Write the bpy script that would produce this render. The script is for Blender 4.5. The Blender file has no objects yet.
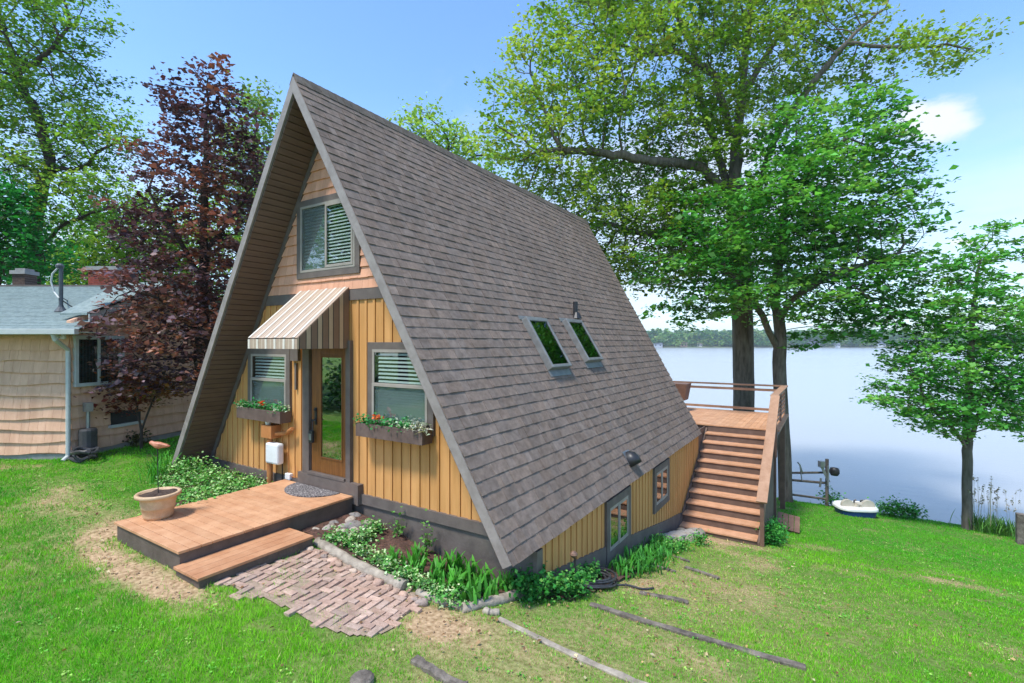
import bpy, math, random
import numpy as np
from mathutils import Vector, Matrix
random.seed(7); RS = np.random.RandomState(11)
sc = bpy.context.scene; col = sc.collection
# ------------------------------------------------------------------ camera constants
F, YAW = 497.93, 0.5685
CAM = np.array([7.7823, -5.9192, 2.4065])
CY_, SY_ = math.cos(YAW), math.sin(YAW)
def at(px, py, D):                       # a point seen along a photo direction at real depth D
    x = (px-512)/F; z = -(py-343)/F
    return CAM + D*np.array([x*CY_-SY_, x*SY_+CY_, z])
def cam2w(x, d):                         # ground-plan position from sideways / forward distance
    return np.array([CAM[0]+x*CY_-d*SY_, CAM[1]+x*SY_+d*CY_])
def depth(x, y): return -(x-CAM[0])*SY_+(y-CAM[1])*CY_
def side(x, y): return (x-CAM[0])*CY_+(y-CAM[1])*SY_
def sss(a, b, x):
    t = np.clip((x-a)/(b-a), 0, 1); return t*t*(3-2*t)
def L(h):                                # '#rrggbb' -> linear
    h = h.lstrip('#'); o = []
    for i in (0, 2, 4):
        c = int(h[i:i+2], 16)/255; o.append(c/12.92 if c <= .04045 else ((c+.055)/1.055)**2.4)
    return tuple(o)
# ------------------------------------------------------------------ value noise
_H = RS.rand(256, 256)
def vnoise(x, y, s=1.0, o=0):
    x = np.asarray(x)*s+17.3+o*31.7; y = np.asarray(y)*s+5.9+o*11.1
    xi = np.floor(x).astype(int); yi = np.floor(y).astype(int); fx = x-xi; fy = y-yi
    fx = fx*fx*(3-2*fx); fy = fy*fy*(3-2*fy)
    g = lambda a, b: _H[a % 256, b % 256]
    return (g(xi, yi)*(1-fx)+g(xi+1, yi)*fx)*(1-fy)+(g(xi, yi+1)*(1-fx)+g(xi+1, yi+1)*fx)*fy
def fbm(x, y, s=1.0, o=0): return .55*vnoise(x, y, s, o)+.3*vnoise(x, y, s*2.1, o+3)+.15*vnoise(x, y, s*4.3, o+7)
# ------------------------------------------------------------------ terrain
RY = [-40, -6, -3, -1, 0, 2, 4, 7.5, 11, 17, 18.6, 20, 24, 40]
RZ = [-.5, -.5, -.68, -.92, -1.1, -1.52, -1.9, -2.5, -3.08, -4.0, -4.35, -5.0, -6.2, -9]
LYY = [-40, 8, 14, 18.6, 20, 24, 40]
LZZ = [-.0, .0, -2.2, -4.0, -5.0, -6.2, -9]
_yy = np.linspace(-40, 40, 1601)
def _smooth(a, n=13):
    k = np.ones(n)/n; return np.convolve(np.pad(a, n//2, mode='edge'), k, 'valid')
_R = _smooth(np.interp(_yy, RY, RZ)); _Lz = _smooth(np.interp(_yy, LYY, LZZ))
def ground(x, y, rough=True):
    x = np.asarray(x, float); y = np.asarray(y, float)
    r = np.interp(y, _yy, _R); l = np.interp(y, _yy, _Lz)
    l = l - .20 - .34*sss(-7, -1.2, x)
    t = sss(.0, 4.4, x)
    z = l*(1-t)+r*t
    z = z + .10*sss(6, 12, x)*np.sin(y*.35)
    if rough: z = z + .045*(fbm(x, y, .8)-.5) + .02*(fbm(x, y, 3.1, 5)-.5)
    return z
def gz(x, y): return float(ground(x, y))
# ------------------------------------------------------------------ materials
def nt_new(name):
    m = bpy.data.materials.new(name); m.use_nodes = True; nt = m.node_tree; nt.nodes.clear()
    return m, nt, nt.nodes, nt.links
def mat(name, c1, c2=None, scale=4, rough=.6, bump=0, bscale=40, stretch=(1, 1, 1), attr=None, spec=.4, metal=0, detail=5, c3=None, lo=.35, hi=.65):
    m, nt, N, K = nt_new(name)
    out = N.new('ShaderNodeOutputMaterial'); p = N.new('ShaderNodeBsdfPrincipled'); K.new(p.outputs[0], out.inputs[0])
    p.inputs['Roughness'].default_value = rough; p.inputs['Specular IOR Level'].default_value = spec; p.inputs['Metallic'].default_value = metal
    tc = N.new('ShaderNodeTexCoord'); mp = N.new('ShaderNodeMapping'); mp.inputs['Scale'].default_value = stretch
    K.new(tc.outputs['Object'], mp.inputs[0])
    nz = N.new('ShaderNodeTexNoise'); nz.inputs['Scale'].default_value = scale; nz.inputs['Detail'].default_value = detail; nz.inputs['Roughness'].default_value = .65
    K.new(mp.outputs[0], nz.inputs['Vector'])
    rp = N.new('ShaderNodeValToRGB'); e = rp.color_ramp.elements
    c2 = c2 or tuple(x*.75 for x in c1)
    e[0].position = lo; e[0].color = (*c1, 1); e[1].position = hi; e[1].color = (*c2, 1)
    if c3: k = e.new((lo+hi)/2); k.color = (*c3, 1)
    K.new(nz.outputs['Fac'], rp.inputs[0]); outc = rp.outputs[0]
    if attr:
        a = N.new('ShaderNodeAttribute'); a.attribute_name = attr
        mx = N.new('ShaderNodeMix'); mx.data_type = 'RGBA'; mx.blend_type = 'MULTIPLY'; mx.inputs[0].default_value = 1
        K.new(outc, mx.inputs[6]); K.new(a.outputs['Color'], mx.inputs[7]); outc = mx.outputs[2]
    K.new(outc, p.inputs['Base Color'])
    if bump:
        n2 = N.new('ShaderNodeTexNoise'); n2.inputs['Scale'].default_value = bscale; n2.inputs['Detail'].default_value = 4
        K.new(mp.outputs[0], n2.inputs['Vector'])
        b = N.new('ShaderNodeBump'); b.inputs['Strength'].default_value = bump; b.inputs['Distance'].default_value = .02
        K.new(n2.outputs['Fac'], b.inputs['Height']); K.new(b.outputs[0], p.inputs['Normal'])
    return m
def leafmat(name, trans=.4, gain=(1, 1, 1), tg=(1.02, 1.02, .55), rough=.5):
    m, nt, N, K = nt_new(name)
    out = N.new('ShaderNodeOutputMaterial'); p = N.new('ShaderNodeBsdfPrincipled'); t = N.new('ShaderNodeBsdfTranslucent'); mx = N.new('ShaderNodeMixShader')
    a = N.new('ShaderNodeAttribute'); a.attribute_name = 'col'
    def mul(c):
        k = N.new('ShaderNodeMix'); k.data_type = 'RGBA'; k.blend_type = 'MULTIPLY'; k.inputs[0].default_value = 1; k.inputs[7].default_value = (*c, 1)
        K.new(a.outputs['Color'], k.inputs[6]); return k.outputs[2]
    K.new(mul(gain), p.inputs['Base Color']); K.new(mul(tg), t.inputs['Color'])
    p.inputs['Roughness'].default_value = rough; p.inputs['Specular IOR Level'].default_value = .3
    mx.inputs[0].default_value = trans
    K.new(p.outputs[0], mx.inputs[1]); K.new(t.outputs[0], mx.inputs[2]); K.new(mx.outputs[0], out.inputs[0])
    return m
def glassmat(name, refl=.16, tint=(.88, .92, .9)):
    m, nt, N, K = nt_new(name)
    out = N.new('ShaderNodeOutputMaterial'); g = N.new('ShaderNodeBsdfGlossy'); t = N.new('ShaderNodeBsdfTransparent'); mx = N.new('ShaderNodeMixShader')
    g.inputs['Roughness'].default_value = .015; t.inputs['Color'].default_value = (*tint, 1)
    fr = N.new('ShaderNodeLayerWeight'); fr.inputs['Blend'].default_value = .5; pw = N.new('ShaderNodeMath'); pw.operation = 'POWER'; pw.inputs[1].default_value = 4; K.new(fr.outputs['Facing'], pw.inputs[0])
    ad = N.new('ShaderNodeMath'); ad.operation = 'ADD'; ad.inputs[1].default_value = refl; ad.use_clamp = True
    nz = N.new('ShaderNodeTexNoise'); nz.inputs['Scale'].default_value = 1.3; b = N.new('ShaderNodeBump'); b.inputs['Strength'].default_value = .06; b.inputs['Distance'].default_value = .02
    tc = N.new('ShaderNodeTexCoord'); K.new(tc.outputs['Object'], nz.inputs['Vector']); K.new(nz.outputs['Fac'], b.inputs['Height']); K.new(b.outputs[0], g.inputs['Normal'])
    K.new(pw.outputs[0], ad.inputs[0]); K.new(ad.outputs[0], mx.inputs[0]); K.new(t.outputs[0], mx.inputs[1]); K.new(g.outputs[0], mx.inputs[2]); K.new(mx.outputs[0], out.inputs[0])
    return m
M = {}
M['shingle'] = mat('roof_shingle', (1, 1, 1), (.66, .65, .64), 9, .9, .5, 120, attr='col', spec=.2)
M['barge'] = mat('barge_paint', L('#978d87'), L('#857b75'), 6, .6, .15, 30, (1, 1, 1))
M['trim'] = mat('trim_paint', L('#71665f'), L('#625852'), 5, .6, .15, 40)
M['plinth'] = mat('plinth_paint', L('#70665f'), L('#5b524c'), 3, .7, .2, 30)
M['soffit'] = mat('soffit_paint', L('#745d50'), L('#665147'), 5, .7, .15, 30, (1, .2, 1))
M['gold'] = mat('gold_siding', L('#d8a062'), L('#c08a4e'), 5, .65, .25, 60, (1, 1, .08))
M['peach'] = mat('peach_shake', L('#e2a888'), L('#d39878'), 7, .75, .25, 70, (1, 1, .15), attr='col')
M['frame'] = mat('window_frame_paint', L('#a29a90'), L('#948b81'), 5, .5)
M['pane'] = glassmat('window_glass', .12)
M['skyglass'] = glassmat('skylight_glass', .10, (.25, .4, .33))
M['blind'] = mat('blind_vinyl', (.78, .82, .82), (.7, .75, .75), 3, .5)
M['curtain'] = mat('pale_curtain', (.45, .5, .5), (.35, .4, .4), 3, .8)
M['dark'] = mat('dark_room', (.02, .022, .022), (.03, .03, .03), 2, .9)
M['door'] = mat('stained_door', L('#8a5a2c'), L('#6e4320'), 4, .4, .1, 60, (8, 8, .6))
M['deck'] = mat('deck_stain', L('#cf9f78'), L('#ba8660'), 3.5, .6, .2, 50, (1, 1, 1), attr='col')
M['skirt'] = mat('skirt_paint', L('#685c54'), L('#544a43'), 4, .65, .25, 30)
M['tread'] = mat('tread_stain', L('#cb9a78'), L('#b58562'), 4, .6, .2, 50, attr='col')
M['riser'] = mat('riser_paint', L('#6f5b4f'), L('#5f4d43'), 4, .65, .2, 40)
M['railwood'] = mat('rail_stain', L('#b08a6e'), L('#9a7357'), 4, .6, .2, 50, (1, 1, .3))
M['raildark'] = mat('rail_paint', L('#7d6050'), L('#694f42'), 4, .6)
M['awn'] = mat('awning_metal', (.9, .9, .9), (.82, .81, .79), 6, .5, .05, 20, attr='col')
M['box'] = mat('planter_paint', L('#6e5c54'), L('#5b4a43'), 5, .65, .2, 40)
M['orange'] = mat('conduit_paint', L('#c07f4a'), L('#a86b3a'), 5, .6)
M['white'] = mat('white_plastic', (.78, .79, .78), (.7, .71, .7), 5, .45)
M['black'] = mat('black_plastic', (.018, .018, .02), (.03, .03, .032), 6, .4)
M['metal'] = mat('dull_metal', (.35, .36, .37), (.25, .26, .27), 6, .4, metal=.7)
M['skyframe'] = mat('skylight_metal', L('#8f8e8b'), L('#7b7a78'), 6, .45, metal=.3)
M['terra'] = mat('pot_clay', L('#d3b592'), L('#bb9a76'), 5, .7, .25, 40)
M['soil'] = mat('potting_soil', (.10, .065, .045), (.045, .03, .022), 25, .95, .8, 60)
M['mulch'] = mat('mulch', (.16, .075, .05), (.05, .028, .02), 22, .95, 1., 50, c3=(.10, .055, .04))
M['stone'] = mat('field_stone', (.42, .38, .33), (.27, .25, .23), 8, .85, .5, 30, attr='col')
M['log'] = mat('weathered_log', L('#b3a795'), L('#84796b'), 6, .85, .7, 25, (1, 1, 1))
M['timber'] = mat('weathered_timber', L('#82786c'), L('#4d463f'), 7, .9, .8, 25, attr=None)
M['brick'] = mat('paver_brick', (1, 1, 1), (.7, .68, .66), 14, .85, .5, 60, attr='col')
M['sand'] = mat('joint_sand', L('#b89e8a'), L('#94826c'), 12, .95, .8, 80)
M['hose'] = mat('hose_rubber', (.03, .031, .033), (.055, .055, .058), 12, .45)
M['bark'] = mat('grey_bark', L('#7d7266'), L('#544b42'), 7, .95, 1., 16, (1, 1, .22))
M['barkdark'] = mat('dark_bark', L('#54483f'), L('#2f2722'), 7, .95, .8, 16, (1, 1, .25))
M['leaf'] = leafmat('leaf', .45)
M['leafp'] = leafmat('purple_leaf', .25, (1, 1, 1), (1.3, .7, .5))
M['grass'] = leafmat('grass_blade', .3, (1, 1, 1), (1.1, 1.15, .7), .6)
M['plant'] = leafmat('plant_leaf', .25)
M['shake'] = mat('cream_shake', L('#e0b496'), L('#cfa285'), 7, .8, .25, 60, (1, 1, .15), attr='col')
M['nroof'] = mat('grey_shingle', L('#8d9b98'), L('#71807f'), 9, .9, .4, 80, attr='col')
M['gutter'] = mat('gutter_paint', (.55, .57, .55), (.47, .49, .47), 4, .45)
M['chim'] = mat('chimney_brick', (1, 1, 1), (.75, .72, .7), 8, .85, .3, 60, attr='col')
M['concrete'] = mat('concrete', (.34, .33, .31), (.25, .24, .23), 5, .9, .3, 40)
M['hullw'] = mat('boat_white', (.75, .74, .7), (.66, .65, .62), 4, .4)
M['hullb'] = mat('boat_blue', (.015, .06, .2), (.01, .04, .13), 4, .4)
M['seat'] = mat('boat_seat', (.5, .45, .36), (.42, .38, .3), 4, .5)
M['reed'] = leafmat('reed_stalk', .15)
M['bird'] = mat('bird_paint', L('#d08f6e'), L('#b06a4e'), 15, .5)
M['mat'] = None
# ------------------------------------------------------------------ mesh builder
class MB:
    def __init__(s): s.v = []; s.f = []; s.c = []; s.m = []
    def face(s, pts, c=None, m=0):
        b = len(s.v); s.v.extend([tuple(map(float, p)) for p in pts]); s.f.append(tuple(range(b, b+len(pts)))); s.c.append(c or (1, 1, 1)); s.m.append(m)
    def raw(s, pts, faces, c=None, m=0):
        b = len(s.v); s.v.extend([tuple(map(float, p)) for p in pts])
        for f in faces: s.f.append(tuple(i+b for i in f)); s.c.append(c or (1, 1, 1)); s.m.append(m)
    HEX = [(0, 3, 2, 1), (4, 5, 6, 7), (0, 1, 5, 4), (1, 2, 6, 5), (2, 3, 7, 6), (3, 0, 4, 7)]
    def box(s, x0, x1, y0, y1, z0, z1, c=None, m=0):
        s.raw([(x0, y0, z0), (x1, y0, z0), (x1, y1, z0), (x0, y1, z0), (x0, y0, z1), (x1, y0, z1), (x1, y1, z1), (x0, y1, z1)], s.HEX, c, m)
    def hexa(s, p8, c=None, m=0): s.raw(p8, s.HEX, c, m)
    def obox(s, o, a, b, d, c=None, m=0):   # corner o and three edge vectors
        o, a, b, d = map(lambda q: np.array(q, float), (o, a, b, d))
        s.raw([o, o+a, o+a+b, o+b, o+d, o+a+d, o+a+b+d, o+b+d], s.HEX, c, m)
    def bar(s, p, q, w, h, up=(0, 0, 1), c=None, m=0):
        p = np.array(p, float); q = np.array(q, float); d = q-p; u = np.array(up, float); sd = np.cross(d, u); sd /= np.linalg.norm(sd)+1e-9
        u = np.cross(sd, d); u /= np.linalg.norm(u)+1e-9
        s.obox(p-sd*w/2-u*h/2, sd*w, d, u*h, c, m)
    def prism(s, poly, ext, c=None, m=0):
        n = len(poly); e = np.array(ext, float); P = [np.array(p, float) for p in poly]
        s.raw(P+[p+e for p in P], [tuple(range(n))[::-1], tuple(range(n, 2*n))]+[(i, (i+1) % n, n+(i+1) % n, n+i) for i in range(n)], c, m)
    def tube(s, pts, r, n=8, c=None, m=0, cap=True):
        pts = [np.array(p, float) for p in pts]; k = len(pts); r = r if hasattr(r, '__len__') else [r]*k
        t0 = pts[1]-pts[0]; t0 /= np.linalg.norm(t0); u = np.cross(t0, (0, 0, 1) if abs(t0[2]) < .9 else (1, 0, 0)); u /= np.linalg.norm(u)
        V = []
        for i in range(k):
            t = pts[min(i+1, k-1)]-pts[max(i-1, 0)]; t /= np.linalg.norm(t)+1e-9
            u = u-t*np.dot(u, t); u /= np.linalg.norm(u)+1e-9; w = np.cross(t, u)
            for j in range(n):
                a = 2*math.pi*j/n; V.append(pts[i]+r[i]*(math.cos(a)*u+math.sin(a)*w))
        Fc = [(i*n+j, i*n+(j+1) % n, (i+1)*n+(j+1) % n, (i+1)*n+j) for i in range(k-1) for j in range(n)]
        if cap: Fc += [tuple(range(n))[::-1], tuple(range((k-1)*n, k*n))]
        s.raw(V, Fc, c, m)
    def lathe(s, prof, o=(0, 0, 0), n=20, c=None, m=0, sx=1, sy=1):
        V = []; o = np.array(o, float)
        for (r, z) in prof:
            for j in range(n):
                a = 2*math.pi*j/n; V.append(o+np.array([r*sx*math.cos(a), r*sy*math.sin(a), z]))
        k = len(prof); Fc = [(i*n+j, i*n+(j+1) % n, (i+1)*n+(j+1) % n, (i+1)*n+j) for i in range(k-1) for j in range(n)]
        Fc += [tuple(range(n))[::-1], tuple(range((k-1)*n, k*n))]; s.raw(V, Fc, c, m)
    def build(s, name, mats, parent=None, smooth=False, bevel=0, loc=None):
        me = bpy.data.meshes.new(name); V = np.array(s.v, float)
        o = bpy.data.objects.new(name, me); col.objects.link(o)
        mw = Matrix.Identity(4)
        if parent is not None:
            mw = WM(parent); o.parent = parent
        elif loc is not None:
            o.location = loc; mw = Matrix.Translation(Vector(loc))
        inv = np.array(mw.inverted()); V = V@inv[:3, :3].T+inv[:3, 3]
        me.from_pydata(V.tolist(), [], s.f)
        for mm in (mats if isinstance(mats, (list, tuple)) else [mats]): me.materials.append(mm)
        me.polygons.foreach_set('material_index', np.array(s.m, dtype=np.int32))
        if any(c != (1, 1, 1) for c in s.c) or any((mm.name in ATTRMATS) for mm in me.materials):
            a = me.color_attributes.new('col', 'FLOAT_COLOR', 'CORNER')
            lens = np.array([len(f) for f in s.f]); cc = np.ones((lens.sum(), 4), np.float32); cc[:, :3] = np.repeat(np.array(s.c, np.float32), lens, axis=0)
            a.data.foreach_set('color', cc.ravel())
        if smooth: me.polygons.foreach_set('use_smooth', [True]*len(me.polygons))
        if bevel:
            b = o.modifiers.new('bevel', 'BEVEL'); b.width = bevel; b.segments = 2; b.limit_method = 'ANGLE'; b.angle_limit = math.radians(40)
        me.update(); return o
ATTRMATS = {'rounded_stone', 'roof_shingle', 'peach_shake', 'deck_stain', 'tread_stain', 'awning_metal', 'field_stone', 'paver_brick', 'cream_shake', 'grey_shingle', 'chimney_brick'}
def WM(o):
    m = Matrix.LocRotScale(o.location, o.rotation_euler, o.scale)
    return WM(o.parent)@m if o.parent else m
def npmesh(name, V, Fc, cols, m, parent=None, smooth=False, loc=None):
    me = bpy.data.meshes.new(name); V = np.asarray(V, float)
    o = bpy.data.objects.new(name, me); col.objects.link(o)
    if parent is not None:
        o.parent = parent; inv = np.array(WM(parent).inverted()); V = V@inv[:3, :3].T+inv[:3, 3]
    elif loc is not None: o.location = loc; V = V-np.array(loc)
    Fc = np.asarray(Fc, np.int32); k = Fc.shape[1]; n = len(Fc)
    me.vertices.add(len(V)); me.vertices.foreach_set('co', V.astype(np.float32).ravel())
    me.loops.add(n*k); me.loops.foreach_set('vertex_index', Fc.ravel())
    me.polygons.add(n); me.polygons.foreach_set('loop_start', np.arange(n, dtype=np.int32)*k)
    me.materials.append(m)
    if cols is not None:
        a = me.color_attributes.new('col', 'FLOAT_COLOR', 'POINT'); cc = np.ones((len(V), 4), np.float32); cc[:, :3] = cols; a.data.foreach_set('color', cc.ravel())
    if smooth: me.polygons.foreach_set('use_smooth', np.ones(n, bool))
    me.update(calc_edges=True); return o
def tag(o, label=None, cat=None, group=None, kind=None):
    if label: o['label'] = label
    if cat: o['category'] = cat
    if group: o['group'] = group
    if kind: o['kind'] = kind
    return o
def empty(name, loc, label=None, cat=None, group=None, rz=0):
    o = bpy.data.objects.new(name, None); col.objects.link(o); o.location = loc; o.rotation_euler = (0, 0, rz); o.empty_display_size = .2
    return tag(o, label, cat, group)
def copy_tree(o, loc, rz=0, s=1, label=None):
    c = o.copy(); col.objects.link(c); c.location = loc; c.rotation_euler = (0, 0, rz); c.scale = (s, s, s)
    if label: c['label'] = label
    for ch in list(o.children):
        d = ch.copy(); col.objects.link(d); d.parent = c
        for g in list(ch.children):
            e = g.copy(); col.objects.link(e); e.parent = d
    return c
def ordw(n): return ['first', 'second', 'third', 'fourth', 'fifth', 'sixth', 'seventh', 'eighth', 'ninth', 'tenth', 'eleventh', 'twelfth', 'thirteenth', 'fourteenth', 'fifteenth', 'sixteenth', 'seventeenth', 'eighteenth', 'nineteenth', 'twentieth'][n]
def jit(c, a): k = 1+random.uniform(-a, a); return tuple(x*k for x in c)

# ================================================================== HOUSE
W_, H_, ZF = 4.466, 7.003, -.352
S_ = math.hypot(W_, H_-ZF); EN = np.array([W_/S_, 0, (ZF-H_)/S_]); NN = np.array([(H_-ZF)/S_, 0, W_/S_])
TH = .16; TV = TH*S_/W_; SL = (H_-ZF)/W_
YF = -.7
def yrear(t): return 11.48-1.5*t/S_
def RP(t, y, h=0, sgn=1):
    p = np.array([0, y, H_])+EN*t+NN*h; p[0] *= sgn; return p
def zin(x): return H_-TV-SL*abs(x)
house = empty('a_frame_house', (0, 0, -.5), 'steep A-frame house with grey shingle roof and golden board siding', 'house')
# roof slab + shingles
mb = MB()
for sg in (1, -1):
    h0 = -TH
    p = [RP(0, YF, 0, sg), RP(S_-.02, YF, 0, sg), RP(S_-.02, yrear(S_), 0, sg), RP(0, yrear(0), 0, sg)]
    qd = [np.array([0, YF, H_-TV]), RP(S_-.02, YF, h0, sg), RP(S_-.02, yrear(S_), h0, sg), np.array([0, yrear(0), H_-TV])]
    mb.raw(p+qd, [(0, 1, 2, 3), (7, 6, 5, 4), (1, 0, 4, 5), (2, 1, 5, 6), (3, 2, 6, 7)], (.1, .09, .085))
EXP = .185; nc = int(S_/EXP)+1
for sg in (1, -1):
    for k in range(nc):
        tl = S_+.015-k*EXP; th = max(tl-EXP-.05, .02)
        y = YF-.025; yend = yrear(min(tl, S_))+.02
        if sg < 0: wid = lambda: random.uniform(1.2, 2.0)
        else: wid = lambda: random.choice((random.uniform(.10, .19), random.uniform(.16, .34)))
        thick = False; rowtone = random.uniform(.97, 1.03)
        while y < yend:
            w = wid(); y1 = min(y+w, yend); thick = not thick if random.random() < .8 else thick
            hb = (.020 if thick else .013)+random.uniform(0, .003); ht = .003
            tn = random.gauss(1, .065)*rowtone*(.95 if thick else 1.04)
            g = (vnoise(y*.8, tl*.5, 1, 2)*.16+.92)*(.92+.16*vnoise(y*2.6, tl*.22, 1, 6))
            b = np.array(L('#87776c'))*1.0*tn*g; b = b*(1+np.array([.025, 0, -.025])*random.uniform(-1, 1.6))
            b = tuple(np.clip(b, .02, .5)); dl = random.uniform(-.004, .004)
            A = RP(tl+dl, y, hb, sg); B = RP(tl+dl, y1-.003, hb, sg); Cc = RP(th, y1-.003, ht, sg); D = RP(th, y, ht, sg)
            A0 = RP(tl+dl, y, 0, sg); B0 = RP(tl+dl, y1-.003, 0, sg)
            mb.raw([A, B, Cc, D, A0, B0, RP(th, y1-.003, 0, sg), RP(th, y, 0, sg)], [(0, 1, 2, 3), (4, 5, 1, 0), (5, 6, 2, 1), (7, 4, 0, 3)], b)
            y = y1
roof = mb.build('roof', M['shingle'], house)
mb = MB(); y = YF-.03
while y < 11.48:
    y1 = min(y+.17, 11.5); b = tuple(np.array(L('#746a60'))*random.gauss(1, .1))
    for sg in (1, -1):
        a0 = RP(.17, y, .028, sg); a1 = RP(.17, y1+.04, .018, sg); r0 = np.array([0, y, H_+.06]); r1 = np.array([0, y1+.04, H_+.05])
        mb.raw([r0, a0, a1, r1, r0-[0, 0, .02], a0-NN*.02*np.array([sg, 1, 1]), a1-NN*.01*np.array([sg, 1, 1]), r1-[0, 0, .01]], [(0, 1, 2, 3), (0, 4, 5, 1), (1, 5, 6, 2)], b)
    y = y1
mb.build('ridge_cap', M['shingle'], roof)
# barge boards + shingle edge strip
for sg in (1, -1):
    mb = MB()
    top_in = -TH+.01
    P = [RP(0, 0, -.004, sg), RP(S_-.01, 0, -.004, sg), RP(S_-.01, 0, top_in, sg), np.array([0, 0, H_+top_in*S_/W_])]
    P[0] = np.array([0, 0, H_-.008])
    mb.prism([p+np.array([0, YF-.002, 0]) for p in P], (0, -.035, 0))
    mb.build('barge_board', M['barge'], house)
# soffit: lapped boards running front to back on the underside of the overhang, plus inner faces
for sg in (-1, 1):
    mb = MB(); t = .25
    Q = [RP(.2, YF+.001, -TH-.002, sg), RP(S_-.03, YF+.001, -TH-.002, sg), RP(S_-.03, .02, -TH-.002, sg), RP(.2, .02, -TH-.002, sg)]
    mb.raw(Q+[q-np.array([NN[0]*sg, 0, NN[2]])*.004 for q in Q], MB.HEX)
    while t < S_-.05:
        t1 = min(t+.118, S_-.04)-.014
        mb.hexa([RP(t, YF+.001, -TH-.006, sg), RP(t1, YF+.001, -TH-.006, sg), RP(t1, .02, -TH-.006, sg), RP(t, .02, -TH-.006, sg), RP(t, YF+.001, -TH-.030, sg), RP(t1, YF+.001, -TH-.024, sg), RP(t1, .02, -TH-.024, sg), RP(t, .02, -TH-.030, sg)])
        t = t1+.014
    mb.build('soffit', M['soffit'], house)
# front wall (sheet with thickness), board siding, shakes
def clipx(z): return max((H_-TV-z)/SL, 0)
mb = MB()
zb = -1.25
poly = [(-4.3, 0, zb), (4.38, 0, zb), (4.38, 0, zin(4.38)-.002), (0, 0, H_-TV-.002), (-4.3, 0, zin(4.3)-.002)]
mb.prism([(x, .012, z) for x, _, z in poly], (0, .14, 0))
# holes are dealt with by recessing the openings in front of the wall; wall is plain sheathing
fw = mb.build('front_wall', M['gold'], house)
mb = MB(); x = -4.3; zt_ = 3.17
OPEN = [(-2.55, -1.18, 1.03, 2.25), (1.14, 2.53, 1.0, 2.37), (-.62, .60, -.4, 2.42)]
def spans(a, b, lo, hi, ops):       # vertical board pieces that leave the openings free
    xs = sorted({a, b} | {q for o_ in ops for q in o_[:2] if a < q < b})
    for p, q in zip(xs[:-1], xs[1:]):
        if q-p < .004: continue
        m_ = (p+q)/2; zz = [(lo, 99)]
        for o_ in ops:
            if o_[0] < m_ < o_[1]: zz = [w for l, h in zz for w in ((l, min(h, o_[2])), (max(l, o_[3]), h)) if w[1] > w[0]]
        for l, h in zz: yield p, q, l, min(h, hi)
while x < 4.38:
    x1 = min(x+.205, 4.38)
    for (A_, B_, y0) in ((x+.007, x1-.057, -.001), (x1-.05, x1, -.02)):
        for xa, xb, l, h in spans(A_, B_, -.35, zt_+.02, OPEN):
            za, zc = min(h, zin(xa)-.01), min(h, zin(xb)-.01)
            if max(za, zc) < l+.02: continue
            za = max(za, l+.01); zc = max(zc, l+.01)
            P = [(xa, y0, l), (xb, y0, l), (xb, y0, zc), (xa, y0, za)]
            mb.raw(P+[(p[0], .013, p[2]) for p in P], [(0, 1, 2, 3), (1, 5, 6, 2), (4, 0, 3, 7), (3, 2, 6, 7)])
    x = x1
mb.build('board_siding', M['gold'], house)
mb = MB(); z = 3.36; k = 0
while z < H_-TV-.1:
    z1 = z+.19; xl0 = clipx(z)-.02; xl1 = clipx(z1+.02)-.02
    x = -xl0-random.uniform(0, .2)
    while x < xl0:
        x1 = x+random.uniform(.13, .30); a, b = max(x+.002, -xl0), min(x1-.002, xl0)
        if b > a+.01:
            c = jit((1, 1, 1), .07); dz = random.uniform(-.004, .006)
            if z > 3.68 and z1 < 5.1:
                if a > -.86 and b < .84: x = x1; continue
                if a < -.86 < b: b = -.86
                if a < .84 < b: a = .84
            at_, bt = max(a, -xl1), min(b, xl1)
            if bt > at_:
                mb.raw([(a, -.040, z+dz), (b, -.040, z+dz), (bt, -.008, z1+.02), (at_, -.008, z1+.02), (a, .012, z+dz), (b, .012, z+dz), (bt, .012, z1+.02), (at_, .012, z1+.02)], [(0, 1, 2, 3), (4, 5, 1, 0), (5, 6, 2, 1), (7, 4, 0, 3)], c)
        x = x1
    z = z1
mb.build('gable_shakes', M['peach'], house)
mb = MB()
for sg in (1, -1):          # raking trim along the soffit
    a = np.array([0, 0, H_-TV-.005]); b = np.array([sg*4.33, 0, zin(4.33)-.005]); d = np.array([-NN[0]*sg, 0, -NN[2]])*.12
    mb.prism([a+[0, -.045, 0], b+[0, -.045, 0], b+d+[0, -.045, 0], a+np.array([0, -.045, -.12*S_/W_])], (0, .05, 0))
mb.build('raking_trim', M['trim'], house)
mb = MB(); mb.prism([(-clipx(3.17)+.1, -.034, 3.165), (clipx(3.17)-.1, -.034, 3.165), (clipx(3.37)-.1, -.034, 3.375), (-clipx(3.37)+.1, -.034, 3.375)], (0, .045, 0))
mb.build('band_board', M['trim'], house)
for a, b in ((-4.2, -.80), (.93, 4.33)):
    mb = MB(); mb.box(a, b, -.05, .01, -.385, -.215); mb.build('base_trim', M['trim'], house)
mb = MB(); mb.box(-4.28, 4.37, -.012, .02, -1.3, -.38); mb.build('foundation', M['plinth'], house)
mb = MB(); mb.box(-.80, .93, -.10, .01, -.40, -.05); mb.box(.885, .93, -.125, -.10, -.40, -.05); mb.build('door_plinth', M['trim'], house)
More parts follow.
